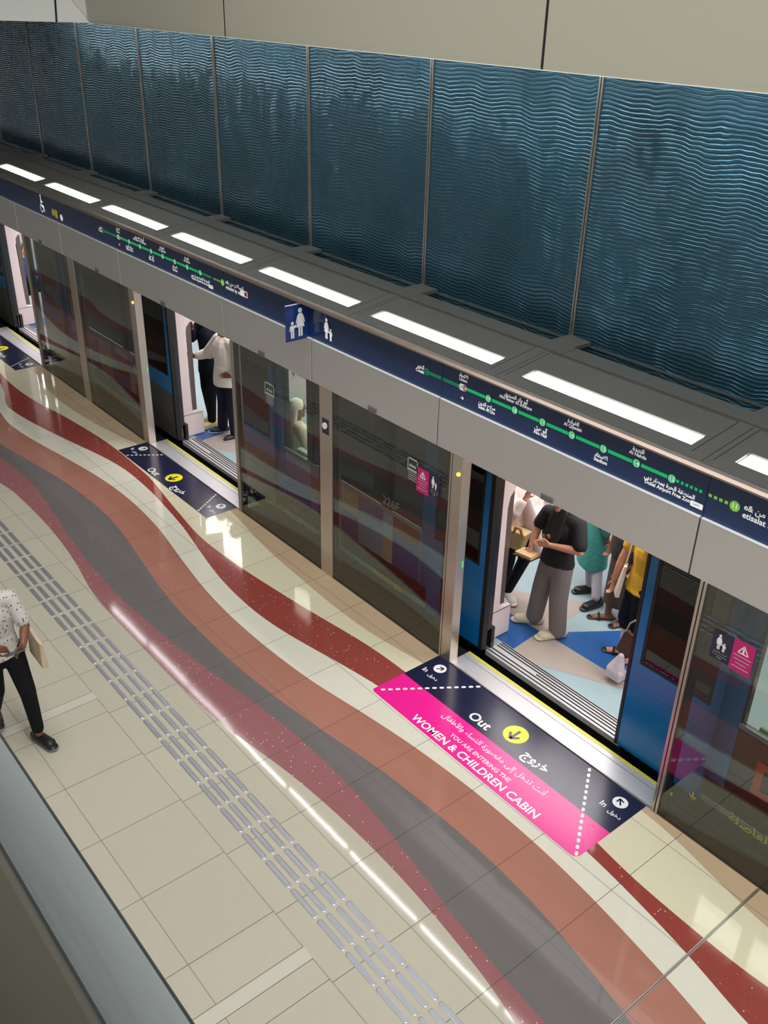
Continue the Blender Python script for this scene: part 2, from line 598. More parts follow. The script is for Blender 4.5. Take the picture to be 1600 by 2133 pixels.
def text(name, body, m, parent, fr, cx, cy, size=None, width=None, bold=0.0, align='CENTER', squash=1.0, lift=0.0014):
    c = bpy.data.curves.new('t', 'FONT')
    c.body = body
    c.size = 1.0
    c.align_x = align
    c.offset = bold
    c.resolution_u = 3
    o = bpy.data.objects.new('t', c)
    COL.objects.link(o)
    dg = bpy.context.evaluated_depsgraph_get()
    dg.update()
    me = bpy.data.meshes.new_from_object(o.evaluated_get(dg))
    bpy.data.objects.remove(o, do_unlink=True)
    bpy.data.curves.remove(c)
    n = len(me.vertices)
    co = np.empty(n * 3)
    me.vertices.foreach_get('co', co)
    co = co.reshape(-1, 3)
    s = size if size else width / max(1e-6, co[:, 0].max() - co[:, 0].min())
    O, X, Y, N = fr
    xs = cx + co[:, 0] * s
    ys = cy + co[:, 1] * s * squash
    A = np.array(O)[None] + xs[:, None] * np.array(X)[None] + ys[:, None] * np.array(Y)[None] + np.array(N)[None] * lift
    me.vertices.foreach_set('co', A.ravel())
    me.materials.clear()
    me.materials.append(m)
    me.name = name
    return link(bpy.data.objects.new(name, me), parent)
XF = (1, 0, 0)
ZF = (0, 0, 1)
YF = (0, 1, 0)

# ------------------------------------------------------------------ the platform floor
CRV = {
 1: [(-16.48, -.21), (-15.69, -.318), (-15.07, -.373), (-14.41, -.354), (-13.76, -.303), (-13.11, -.196), (-12.81, -.13), (-11.6, -.06), (-10.4, -.103), (-9.87, -.186), (-9.35, -.257), (-8.71, -.29), (-8.06, -.322), (-7.46, -.315), (-7.03, -.25), (-6.73, -.207), (-5.6, -.06), (-4.34, -.07), (-3.98, -.101), (-3.66, -.175), (-3.35, -.235), (-3.12, -.263)],
 2: [(-16.55, -.684), (-15.72, -.708), (-15.01, -.66), (-14.43, -.559), (-13.71, -.486), (-13.22, -.446), (-12.79, -.438), (-11.76, -.469), (-11.25, -.56), (-10.78, -.625), (-10.15, -.715), (-9.64, -.71), (-9.19, -.682), (-8.71, -.632), (-8.17, -.572), (-7.68, -.498), (-7.32, -.449), (-6.79, -.425), (-5.5, -.47), (-4.34, -.599), (-4.14, -.642), (-3.88, -.664), (-3.57, -.673), (-3.33, -.679), (-3.09, -.682), (-2.87, -.68)],
 3: [(-15.45, -1.083), (-14.88, -1.07), (-14.33, -1.0), (-13.79, -.9), (-13.33, -.81), (-12.94, -.72), (-12.54, -.65), (-12.14, -.61), (-11.39, -.637), (-10.99, -.684), (-10.38, -.756), (-9.9, -.857), (-9.32, -.965), (-8.92, -1.005), (-8.44, -1.02), (-7.97, -.975), (-7.58, -.9), (-7.17, -.82), (-6.79, -.755), (-5.6, -.68), (-4.32, -.728), (-4.14, -.75), (-3.96, -.771), (-3.72, -.808), (-3.49, -.844), (-3.33, -.872), (-3.19, -.903), (-3.0, -.952), (-2.85, -1.0)],
 4: [(-14.79, -1.3), (-14.16, -1.265), (-13.75, -1.215), (-13.14, -1.114), (-12.45, -1.01), (-11.81, -.947), (-11.16, -.945), (-10.53, -.995), (-9.85, -1.11), (-9.16, -1.212), (-8.57, -1.255), (-7.93, -1.254), (-7.27, -1.21), (-6.9, -1.154), (-6.61, -1.1), (-5.97, -1.014), (-5.3, -.967), (-4.63, -.973), (-4.2, -1.005), (-3.97, -1.03), (-3.34, -1.123), (-2.98, -1.185)],
 5: [(-13.89, -1.62), (-13.19, -1.51), (-12.5, -1.395), (-11.84, -1.34), (-11.16, -1.332), (-10.56, -1.395), (-9.89, -1.505), (-9.2, -1.6), (-8.57, -1.63), (-7.91, -1.632), (-7.27, -1.593), (-6.6, -1.51), (-5.96, -1.41), (-5.26, -1.358), (-4.84, -1.352), (-4.51, -1.364), (-4.2, -1.39), (-3.98, -1.42), (-3.82, -1.448), (-3.61, -1.487), (-3.28, -1.552)],
 6: [(-13.57, -1.764), (-13.14, -1.73), (-12.53, -1.72), (-11.92, -1.775), (-11.47, -1.835), (-10.9, -1.905), (-10.36, -1.95), (-9.88, -1.98), (-9.48, -1.98), (-8.57, -1.935), (-7.91, -1.865), (-7.28, -1.775), (-6.95, -1.74), (-6.64, -1.72), (-6.31, -1.714), (-5.99, -1.718), (-5.81, -1.727), (-5.55, -1.75), (-5.29, -1.782), (-5.03, -1.82), (-4.82, -1.853), (-4.62, -1.885), (-4.33, -1.922), (-3.98, -1.955), (-3.74, -1.978), (-3.62, -1.988)],
 7: [(-12.86, -2.018), (-12.53, -1.994), (-11.84, -1.98), (-11.17, -1.996), (-10.55, -2.05), (-10.22, -2.1), (-9.88, -2.165), (-9.61, -2.185), (-8.63, -2.185), (-7.92, -2.185), (-7.24, -2.16), (-6.89, -2.104), (-6.61, -2.055), (-6.29, -2.01), (-5.94, -1.985), (-5.74, -1.974), (-5.49, -1.968), (-5.3, -1.966), (-4.94, -1.975), (-4.62, -1.998), (-4.37, -2.022), (-4.26, -2.033), (-3.96, -2.072), (-3.71, -2.112)],
}
XS = np.arange(-30.0, 6.01, 0.04)
def crv(k):
    pts = CRV[k]
    x0, x1 = pts[0][0], pts[-1][0]
    px = np.array([p[0] for p in pts])
    py = np.array([p[1] for p in pts])
    q = XS.copy()
    while (q < x0).any():
        q[q < x0] += PER
    while (q > x1).any():
        q[q > x1] -= PER
    y = np.interp(q, px, py)
    ker = np.exp(-0.5 * (np.arange(-12, 13) / 5.0) ** 2)
    ker /= ker.sum()
    return np.convolve(np.pad(y, 12, mode='edge'), ker, mode='valid')
EDGE = [np.full_like(XS, 0.0)] + [crv(k) for k in range(1, 8)] + [np.full_like(XS, -13.0)]
b = MB()
FM = [TAN, CREAM, DKRED, OFFW, SALM, GREY, MAROON, BEIGE]
grid = [[b.bm.verts.new((x, e[i], 0.0)) for i, x in enumerate(XS)] for e in EDGE]
for s in range(8):
    for i in range(len(XS) - 1):
        b.bm.faces.new((grid[s][i], grid[s + 1][i], grid[s + 1][i + 1], grid[s][i + 1])).material_index = s
bot = [b.bm.verts.new(p) for p in ((-30, 0, -.25), (6, 0, -.25), (6, -13, -.25), (-30, -13, -.25))]
b.bm.faces.new(bot)
floor = b.build('floor', FM)
tag(floor, 'polished stone platform floor with wavy coloured bands', kind='structure')
for p in floor.data.polygons:
    pass
jb = MB()
jb.box(-3.357, -3.349, -9, -0.02, 0.0, 0.003)
jb.box(-3.343, -3.337, -9, -0.02, 0.0, 0.003)
jb.build('trim_1', STEEL)['kind'] = 'structure'
eb = MB()
eb.box(-30, 6, 0.0, 0.262, -0.9, -0.012)
eb.build('trim_2', DARK)['kind'] = 'structure'
# trackbed and tunnel side behind the train
tb = MB()
tb.box(-30, 6, 0.262, 4.2, -1.3, -1.1)
tb.build('trim_3', DARK)['kind'] = 'structure'
# thresholds at the doors (pieces between the screens)
BAYS = [-24.95, -18.95, -12.86, -6.774, -0.69]
OPEN0, OPEN1, MID0, MID1 = 0.145, 2.485, 4.165, 4.375
ORD = {-18.95: 'left', -12.86: 'middle', -6.774: 'right'}

# ------------------------------------------------------------------ steel tactile bars
TY = [-2.403, -2.484, -2.572, -2.650]
rowname = ['row nearest the maroon band', 'second row from the maroon band', 'third row from the maroon band', 'row farthest from the maroon band']
def bar_mesh():
    b = MB()
    L, w, h = 0.302, 0.042, 0.006
    n = 6
    def ring(ins, z):
        out = []
        for cx, a0 in ((L / 2 - w / 2, -90), (-L / 2 + w / 2, 90)):
            for i in range(n + 1):
                t = math.radians(a0 + 180 * i / n)
                out.append((cx + (w / 2 - ins) * math.cos(t), (w / 2 - ins) * math.sin(t), z))
        return out
    rs = [[b.bm.verts.new(p) for p in r_] for r_ in (ring(0, 0), ring(0, h * .55), ring(.006, h))]
    m = len(rs[0])
    for lo, hi in zip(rs[:-1], rs[1:]):
        for i in range(m):
            b.bm.faces.new((lo[i], lo[(i + 1) % m], hi[(i + 1) % m], hi[i]))
    b.bm.faces.new(rs[-1])
    b.bm.faces.new(rs[0][::-1])
    return b
for r, ty in enumerate(TY):
    base = None
    x = -4.618 + 0.3215 * 5
    if r in (1, 2): x -= 0.003
    i = 0
    while x > -13.3:
        if base is None:
            base = bar_mesh().build('tactile_bar', TACT)
            tag(base, 'steel tactile bar in the %s' % rowname[r], 'tactile bar', 'steel tactile bars, %s' % rowname[r])
            o = base
        else:
            o = base.copy()
            COL.objects.link(o)
        o.location = (x, ty, 0.0)
        x -= 0.3215

# ------------------------------------------------------------------ floor stickers at the doors
def dashes(p, q, n, w, fill=0.66):
    p, q = V((p[0], p[1], 0)), V((q[0], q[1], 0))
    out = []
    for i in range(n):
        a = p.lerp(q, (i + (1 - fill) / 2) / n)
        c = p.lerp(q, (i + 1 - (1 - fill) / 2) / n)
        d = (c - a).normalized()
        nn = V((-d.y, d.x, 0))
        pl = []
        for cc, a0 in ((c, -90), (a, 90)):
            for k in range(6):
                t = math.radians(a0 + 36 * k)
                e = cc + (d * math.cos(t) + nn * math.sin(t)) * w / 2 - d * (w / 2 if cc is c else -w / 2)
                pl.append((e.x, e.y))
        out.append(pl)
    return out
def mat_sticker(x0, x1, pink, label):
    t = thing('floor_sticker', label, 'floor sticker', (x0, -0.01, 0))
    fr = frame((0, 0, 0), XF, YF)
    yb = -0.455 if pink else -0.432
    b = MB()
    b.box(x0, x1, yb, -0.012, 0.0, 0.0015)
    b.build('navy_panel', NAVYF, t)
    if pink:
        R = 0.06
        O = [(x0 + 0.03, -0.84)] + [(x1 - R + R * math.sin(a), -0.85 + R - R * math.cos(a)) for a in (math.radians(15 * i) for i in range(7))] + [(x1, yb), (x0, yb), (x0 + .0, -0.82)]
        b = MB()
        b.prism([(p[0], p[1], 0.0) for p in O], [(p[0], p[1], 0.0015) for p in O])
        b.build('pink_panel', PINK, t)
    L = 0.0018
    cx = (x0 + x1) / 2 + 0.01
    prints('arrow_disc', [circ(cx, -0.231, 0.112, 40)], YELL, t, fr, L)
    prints('arrow', arrow(cx, -0.235, 0.062, -90, 0.026), NAVYF, t, fr, L + .0006)
    text('lettering', 'Out', WHITE, t, fr, cx - 0.315, -0.400, width=0.235, bold=0.022, lift=L)
    text('lettering', ar('\u062E\u0631\u0648\u062C'), WHITE, t, fr, cx + 0.335, -0.372, width=0.265, bold=0.03, lift=L)
    for sx, ang in ((x0 + 0.158, 52), (x1 - 0.15, 128)):
        d = prints('arrow_disc', [circ(sx, -0.143, 0.062, 30)], WHITE, t, fr, L)
        prints('arrow', arrow(sx, -0.143, 0.034, ang, 0.013), NAVYF, d, fr, L + .0006)
        text('lettering', 'In', WHITE, t, fr, sx - 0.075, -0.283, size=0.078, bold=0.02, lift=L)
        text('lettering', ar('\u062F\u062E\u0648\u0644'), WHITE, t, fr, sx + 0.052, -0.296, width=0.118, bold=0.02, lift=L)
    if pink:
        d = dashes((x0 + 0.045, -0.785), (x0 + 0.585, -0.012), 14, 0.026), dashes((x1 - 0.555, -0.03), (x1 - 0.012, -0.835), 15, 0.026)
        text('lettering', 'WOMEN & CHILDREN CABIN', WHITE, t, fr, x0 + 1.245, -0.808, width=1.475, bold=0.022, lift=L)
        text('lettering', 'YOU ARE ENTERING THE', WHITE, t, fr, x0 + 1.23, -0.690, width=0.70, bold=0.01, lift=L)
        text('lettering', ar('\u0623\u0646\u062A \u062A\u062F\u062E\u0644 \u0625\u0644\u0649 \u0645\u0642\u0635\u0648\u0631\u0629 \u0627\u0644\u0646\u0633\u0627\u0621 \u0648\u0627\u0644\u0623\u0637\u0641\u0627\u0644'), WHITE, t, fr, x0 + 1.255, -0.575, width=1.20, bold=0.008, lift=L)
    else:
        d = dashes((x0 + 0.21, -0.425), (x0 + 0.50, -0.012), 9, 0.024), dashes((x1 - 0.46, -0.02), (x1 - 0.21, -0.43), 9, 0.024)
    prints('dashed_line', d[0], WHITE, t, fr, L)
    prints('dashed_line', d[1], WHITE, t, fr, L)
    return t
mat_sticker(-6.775, -4.343, True, 'navy and pink floor sticker reading WOMEN & CHILDREN CABIN at the right open door')
mat_sticker(-12.81, -10.45, False, 'navy floor sticker with yellow arrow in front of the middle open door')
mat_sticker(-18.92, -16.56, False, 'navy floor sticker with yellow arrow cut by the left edge of the photo')

# ------------------------------------------------------------------ platform screen bays
def header(x0, x1, label):
    t = thing('header_panel', label, 'header panel', ((x0 + x1) / 2, 0, 2.15), 'steel header panels over the screens')
    g = 0.006
    b = MB()
    b.box(x0 + g, x1 - g, -0.016, 0.24, 2.15, 2.585)
    b.build('steel_cover', STEELH, t, bevel=0.004)
    b = MB()
    b.box(x0 + g, x1 - g, -0.018, 0.0115, 2.5855, 2.5885)
    b.build('ledge_highlight', WHITE, t)  # white strip paints the highlight along the steel ledge
    return t
def sign(x0, x1, label, parts=None):
    t = thing('sign_band', label, 'sign band', ((x0 + x1) / 2, 0, 2.59), 'navy sign bands above the header')
    b = MB()
    b.box(x0 + .002, x1 - .002, 0.012, 0.10, 2.586, 2.93)
    b.build('navy_face', NAVY, t)
    return t
HS = []
xs_h = []
for x0 in BAYS:
    xs_h += [x0 - 0.19, x0 + 2.38, x0 + 4.04]
xs_h.append(xs_h[-1] + 1.86)
SIGNS = {}
hl = {-6.964: 'wide brushed steel header panel above the right open door', -4.394: 'brushed steel header panel at the right edge of the photo', -8.82: 'brushed steel header panel under the woman and child sign',
      -10.48: 'brushed steel header panel to the right of the middle open door', -13.05: 'wide brushed steel header panel above the middle open door', -14.91: 'narrow brushed steel header panel to the left of the middle open door', -16.57: 'brushed steel header panel under the wheelchair symbol', -19.14: 'wide brushed steel header panel above the left open door'}
def near(d, x):
    for k, v in d.items():
        if abs(k - x) < 0.12:
            return v
    return None
slb = {-6.964: 'navy sign band carrying the large green route map with stations 20 to 13', -4.394: 'navy sign band ending the large route map at the right edge of the photo', -8.82: 'navy sign band with a small white woman and child symbol beside the flag sign',
       -10.48: 'plain navy sign band after the end of the small far route map', -13.05: 'navy sign band carrying the small far green route map', -14.91: 'plain navy sign band just left of the small far route map', -16.57: 'navy sign band with white wheelchair and yellow symbols', -19.14: 'plain navy sign band above the left open door'}
for a, c in zip(xs_h[:-1], xs_h[1:]):
    header(a, c, near(hl, a) or 'steel header panel beyond the photo')
    SIGNS[round(a, 2)] = sign(a, c, near(slb, a) or 'navy sign band beyond the photo')
def sg(x):
    for k, v in SIGNS.items():
        if abs(k - x) < 0.12:
            return v
SF = frame((0, 0.012, 0), XF, ZF)
# route map: stations as on the sign
ST = [(-7.161, '30', '\u0627\u0644\u062E\u0648\u0631', 'Creek', 'L'), (-6.717, '20 18', '\u0627\u0644\u0627\u062A\u062D\u0627\u062F', 'Union', 'U'), (-6.422, '19', '\u0635\u0644\u0627\u062D \u0627\u0644\u062F\u064A\u0646', 'Salah Al Din', 'D'),
      (-6.132, '18', '\u0623\u0628\u0648 \u0628\u0643\u0631 \u0627\u0644\u0635\u062F\u064A\u0642', 'Abu Baker Al Siddique', 'U'), (-5.842, '17', '\u0623\u0628\u0648 \u0647\u064A\u0644', 'Abu Hail', 'D'), (-5.552, '16', '\u0627\u0644\u0642\u064A\u0627\u062F\u0629', 'Al Qiyadah', 'U'),
      (-5.257, '15', '\u0627\u0644\u0627\u0633\u062A\u0627\u062F', 'Stadium', 'D'), (-4.965, '14', '\u0627\u0644\u0646\u0647\u062F\u0629', 'Al Nahda', 'U'), (-4.671, '13', '\u0627\u0644\u0645\u0646\u0637\u0642\u0629 \u0627\u0644\u062D\u0631\u0629 \u0628\u0645\u0637\u0627\u0631 \u062F\u0628\u064A', 'Dubai Airport Free Zone', 'D'),
      (-4.189, '11', '\u0627\u062A\u0635\u0627\u0644\u0627\u062A \u0645\u0646 e&', 'etisalat by e&', 'R')]
def route(off, own):
    """own(x) gives the sign band a piece of the map sits on"""
    zl = 2.755
    X = [s[0] + off for s in ST]
    p = own(X[0])
    prints('route_line', [rect(X[0] + .03, zl - .013, -6.98 + off, zl - .007), rect(X[0] + .03, zl + .003, -6.98 + off, zl + .009)], GREEN, p, SF)
    p = own(X[3])
    prints('route_line', [rect(-6.96 + off, zl - .013, X[1] - .04, zl - .007), rect(-6.96 + off, zl + .003, X[1] - .04, zl + .009)], GREEN, p, SF)
    prints('route_line', [rect(a + .04, zl - .0135, c - .036, zl + .0135) for a, c in zip(X[1:8], X[2:9])], GREEN, p, SF)
    prints('dotted_line', [rect(X[8] + .036 + .036 * i, zl - .011, X[8] + .058 + .036 * i, zl + .011) for i in range(6)], GREEN, p, SF)
    q = own(X[9])
    prints('dotted_line', [rect(X[9] - .195 + .04 * i, zl - .011, X[9] - .17 + .04 * i, zl + .011) for i in range(4)], LGREEN, q, SF)
    for x, num, arb, en, sd in ST:
        x += off
        p = own(x)
        if num == '20 18':
            d = prints('station_dot', [rrect(x - .043, zl - .028, x + .043, zl + .028, .025)], SWHITE, p, SF, .002)
            prints('red_half', [rrect(x + .001, zl - .025, x + .040, zl + .025, .02)], REDP, d, SF, .0026)
            text('station_number', '20', NAVY, d, SF, x - .020, zl - .013, size=.038, lift=.003)
            text('station_number', '18', SWHITE, d, SF, x + .020, zl - .013, size=.036, lift=.003)
            prints('arrow', arrow(x - .003, zl - .093, .017, 0, .006), SWHITE, p, SF)
        elif num == '30':
            d = prints('station_dot', [circ(x, zl, .029)], GREEN, p, SF, .002)
            prints('dot_centre', [circ(x, zl, .024)], NAVY, d, SF, .0024)
            text('station_number', num, GREEN, d, SF, x, zl - .012, size=.034, lift=.003)
        else:
            r = .031 if num != '11' else .037
            d = prints('station_dot', [circ(x, zl, r)], LGREEN if num == '11' else GREEN, p, SF, .002)
            if num != '11':
                ring = [circ(x, zl, .026), ]
                rr = []
                for i in range(24):
                    a0, a1 = 2 * math.pi * i / 24, 2 * math.pi * (i + 1) / 24
                    rr.append([(x + math.cos(a0) * .0235, zl + math.sin(a0) * .0235), (x + math.cos(a0) * .026, zl + math.sin(a0) * .026), (x + math.cos(a1) * .026, zl + math.sin(a1) * .026), (x + math.cos(a1) * .0235, zl + math.sin(a1) * .0235)])
                prints('dot_ring', rr, SWHITE, d, SF, .0026)
            text('station_number', num, SWHITE, d, SF, x, zl - .014, size=.042 if num != '11' else .05, bold=.02, lift=.003)
        A = ar(arb)
        if sd == 'U':
            text('station_name', A, SWHITE, p, SF, x, zl + .085, size=.043, bold=.03)
            text('station_name', en, SWHITE, p, SF, x, zl + .052, size=.038, bold=.028, squash=.95)
        elif sd == 'D':
            text('station_name', A, SWHITE, p, SF, x - .01, zl - .078, size=.043, bold=.03)
            text('station_name', en, SWHITE, p, SF, x - .01, zl - .113, size=.038, bold=.028)
            if num == '13':
                prints('logo_plate', [rrect(x + .17, zl - .128, x + .265, zl - .088, .006)], SWHITE, p, SF)
                text('lettering', 'DAFZ', NAVY, p, SF, x + .215, zl - .115, size=.022, lift=.002)
        elif sd == 'L':
            text('station_name', A, SWHITE, p, SF, x - .035, zl + .006, size=.046, bold=.03, align='RIGHT')
            text('station_name', en, SWHITE, p, SF, x - .035, zl - .032, size=.042, bold=.03, align='RIGHT')
        else:
            text('station_name', A, SWHITE, p, SF, x + .062, zl + .006, size=.058, bold=.02, align='LEFT')
            text('station_name', en, SWHITE, p, SF, x + .062, zl - .05, size=.058, bold=.02, align='LEFT')
            pl = prints('logo_plate', [rrect(x + .36, zl - .055, x + .50, zl + .012, .008)], SWHITE, p, SF)
            prints('red_mark', [rrect(x + .44, zl - .045, x + .49, zl + .002, .006)], REDP, pl, SF, .002)
route(0.0, lambda x: sg(-8.82) if x < -6.964 else sg(-6.964) if x < -4.394 else sg(-4.394))
route(-6.31, lambda x: sg(-14.91) if x < -13.05 else sg(-13.05) if x < -10.48 else sg(-10.48))
prints('pictogram', family(0.205, True, -8.60, 2.648), SWHITE, sg(-8.82), SF)
# wheelchair and yellow marks on the far band
wc = [circ(-15.52, 2.86, .022)]
for i in range(20):
    a0, a1 = math.radians(150 + 12.5 * i), math.radians(150 + 12.5 * (i + 1))
    wc.append([(-15.52 + math.cos(a0) * .045, 2.70 + math.sin(a0) * .055), (-15.52 + math.cos(a0) * .06, 2.70 + math.sin(a0) * .072), (-15.52 + math.cos(a1) * .06, 2.70 + math.sin(a1) * .072), (-15.52 + math.cos(a1) * .045, 2.70 + math.sin(a1) * .055)])
wc += [rect(-15.54, 2.72, -15.505, 2.835), rect(-15.52, 2.775, -15.45, 2.795), rect(-15.52, 2.705, -15.44, 2.735), bar((-15.455, 2.73), (-15.425, 2.65), .025)]
prints('pictogram', wc, SWHITE, sg(-16.57), SF)
prints('pictogram', [circ(-15.11, 2.70, .05), rect(-15.05, 2.64, -14.96, 2.75)], YELL, sg(-16.57), SF)
prints('pictogram', [circ(-14.83, 2.675, .045)], SWHITE, sg(-14.91), SF)
# flag sign square to the band
ft = thing('flag_sign', 'blue flag sign with white woman and child sticking out from the sign band', 'sign', (-8.9, 0, 2.575))
b = MB()
b.box(-8.906, -8.894, -0.252, 0.0115, 2.578, 2.932)
b.build('flag_board', FLAGB, ft, bevel=.002)
prints('pictogram', family(0.285, False, 0.0, 0.0), WHITE, ft, frame((-8.894, -0.085, 2.615), YF, ZF))
b = MB()
b.box(-8.9075, -8.8925, -0.2525, 0.011, 2.9322, 2.9362)
b.build('top_edge', WHITE, ft)

def sticker(p, x0, z0, x1, z1, kind):
    fr = frame((0, -0.0075, 0), XF, ZF)
    w, h, cx = x1 - x0, z1 - z0, (x0 + x1) / 2
    if kind == 'navy':
        o = prints('family_sticker', [rect(x0, z0, x1, z1)], NAVYF, p, fr, .001)
        prints('pictogram', family(h * .55, True, cx - .02, z0 + h * .38), WHITE, o, fr, .0016)
        text('lettering', ar('\u0627\u0644\u0646\u0633\u0627\u0621 \u0648\u0627\u0644\u0623\u0637\u0641\u0627\u0644'), GTXT, o, fr, cx, z0 + h * .25, width=w * .7, lift=.0016)
        text('lettering', 'Women & Children', GTXT, o, fr, cx, z0 + h * .15, width=w * .75, lift=.0016)
        text('lettering', 'Only', GTXT, o, fr, cx, z0 + h * .06, size=.02, lift=.0016)
        o['label'] = 'navy sticker with white woman and child'
    elif kind == 'pink':
        o = prints('warning_sticker', [rect(x0, z0, x1, z1)], mat('magenta_vinyl', rgb(190, 24, 110), .3), p, fr, .001)
        ty, s = z0 + h * .62, w * .24
        tri = [(cx - s, ty), (cx + s, ty), (cx, ty + s * 1.6)]
        prints('triangle', [bar(tri[i], tri[(i + 1) % 3], .008) for i in range(3)] + [rect(cx - .006, ty + s * .45, cx + .006, ty + s * 1.1), circ(cx, ty + s * .25, .008, 10)], WHITE, o, fr, .0016)
        for i in range(4):
            ww = w * (.8, .72, .5, .78)[i]
            prints('print_line', [rect(cx - ww / 2, z0 + h * (.5 - .12 * i), cx + ww / 2, z0 + h * (.53 - .12 * i))], GTXT, o, fr, .0016)
        o['label'] = 'pink warning sticker with white triangle'
    else:
        o = prints('caution_sticker', [rect(x0, z0 + h * .45, x1, z0 + h * .55), rect(x0, z0 + h * .55, x0 + .012, z1), rect(x1 - .012, z0 + h * .55, x1, z1), rect(x0, z1 - .016, x1, z1)] +
                   [circ(x0 + w * (.28 + .22 * i), z0 + h * .68, .016, 12) for i in range(3)] +
                   [rect(x0 + w * .1, z0 + h * (.36 - .09 * i), x1 - w * .1, z0 + h * (.39 - .09 * i)) for i in range(4)], GTXT, p, fr, .001)
        o['label'] = 'pale grey caution sticker'
def pane(x0, x1, label, kind, gx0=None):
    t = thing('glass_screen', label, 'glass screen', ((x0 + x1) / 2, 0, 0), 'fixed glass screens along the platform edge')
    b = MB()
    b.box(x0, x1, -0.006, 0.006, 0.012, 2.15)
    b.build('glass_pane', PANE, t)
    b = MB()
    b.box(x0, x0 + 0.05, 0.0065, 0.03, 0.0, 2.15)
    b.box(x1 - 0.05, x1, 0.0065, 0.03, 0.0, 2.15)
    b.build('gasket', BLACK, t)
    b = MB()
    b.box(x0, x1, -0.012, 0.03, 0.0, 0.0115)
    b.build('bottom_rail', mat('dark_rail', rgb(60, 54, 48), .4), t)
    fr = frame((0, -0.0075, 0), XF, ZF)
    if kind.startswith('A'):
        prints('arrow', arrow(x0 + .245, .395, .032, -90, .013), YTXT, t, fr, .001)
        text('lettering', ar('\u0627\u0646\u062A\u0628\u0647 \u0644\u0644\u0645\u0633\u0627\u0641\u0629 \u0627\u0644\u0641\u0627\u0635\u0644\u0629'), YTXT, t, fr, x0 + 1.02, .40, width=.95, lift=.001)
    else:
        text('lettering', 'Mind the gap', YTXT, t, fr, x0 + .90, .42, width=.46, lift=.001)
    if kind == 'A1':
        sticker(t, x0 + .115, 1.62, x0 + .265, 1.84, 'navy')
        sticker(t, x0 + .27, 1.61, x0 + .43, 1.86, 'pink')
    if kind == 'A2':
        sticker(t, x0 + .62, 1.62, x0 + .80, 1.88, 'grey')
    if kind == 'B1':
        sticker(t, x1 - .56, 1.66, x1 - .42, 1.90, 'grey')
        sticker(t, x1 - .43, 1.61, x1 - .265, 1.85, 'pink')
        sticker(t, x1 - .26, 1.64, x1 - .12, 1.85, 'navy')
    return t
def post_wide(x0, label):
    t = thing('door_post', label, 'post', (x0 + .07, 0, 0), 'steel posts at the left of each opening')
    b = MB()
    b.box(x0 + .018, x0 + OPEN0, -0.014, 0.09, 0.0, 2.149)
    b.build('steel_casing', POST, t, bevel=.003)
    b = MB()
    b.box(x0 - .006, x0 + .013, -0.016, 0.06, 0.0, 2.149)
    b.build('edge_profile', POST, t)
    b = MB()
    b.box(x0 + .013, x0 + .018, -0.010, 0.06, 0.0, 2.149)
    b.build('seal', BLACK, t)
    b = MB()
    b.cyl((x0 + .10, -0.0145, 1.985), (x0 + .10, -0.024, 1.985), .017)
    b.build('amber_lamp', AMBER, t)
    b = MB()
    b.box(x0 + .1455, x0 + .152, .062, .0695, 1.04, 1.11)
    b.build('green_lamp', GLED, t)
    return t
def post_thin(x, label):
    t = thing('door_frame', label, 'frame', (x, 0, 0), 'thin double frames at the right of each opening')
    b = MB()
    b.box(x - .004, x + .018, -0.02, 0.10, 0.0, 2.149)
    b.build('leaf_edge', POST, t, bevel=.002)
    b = MB()
    b.box(x + .018, x + .028, -0.006, 0.08, 0.0, 2.149)
    b.build('seal', BLACK, t)
    b = MB()
    b.box(x + .028, x + .048, -0.02, 0.08, 0.0, 2.149)
    b.build('screen_edge', POST, t, bevel=.002)
    return t
def post_mid(x0, label, dial):
    t = thing('mullion', label, 'mullion', (x0 + .1, 0, 0), 'steel mullions between the glass screens')
    b = MB()
    b.box(x0, x0 + .205, -0.014, 0.10, 0.0, 2.149)
    b.build('steel_casing', POST, t, bevel=.003)
    if dial:
        b = MB()
        b.box(x0 + .05, x0 + .155, -0.020, -0.0142, 1.665, 1.825)
        p = b.build('switch_plate', NAVYF, t, bevel=.002)
        b = MB()
        b.cyl((x0 + .103, -0.0202, 1.755), (x0 + .103, -0.032, 1.755), .034)
        b.build('key_switch', WHITE, p)
    return t
def threshold(x0, x1, label):
    t = thing('door_threshold', label, 'threshold', ((x0 + x1) / 2, 0.1, 0), 'steel door thresholds')
    b = MB()
    b.box(x0, x1, -0.011, 0.004, -0.011, 0.012)
    b.build('nosing', STEEL, t, bevel=.003)
    b = MB()
    b.box(x0, x1, 0.0045, 0.172, -0.011, 0.006)
    b.box(x0, x1, 0.178, 0.226, -0.011, 0.006)
    b.build('sill_plate', SILL, t)
    b = MB()
    b.box(x0, x1, 0.172, 0.178, -0.011, -0.004)
    b.build('slot', BLACK, t)
    b = MB()
    b.box(x0, x1, 0.2265, 0.262, -0.011, 0.008)
    b.build('yellow_edge', mat('yellow_edge', rgb(206, 200, 84), .4, var=.12, scale=30), t)
    return t
nm = {-24.95: 'unseen leftmost door', -18.95: 'left open door', -12.86: 'middle open door', -6.774: 'right open door', -0.69: 'unseen nearest door'}
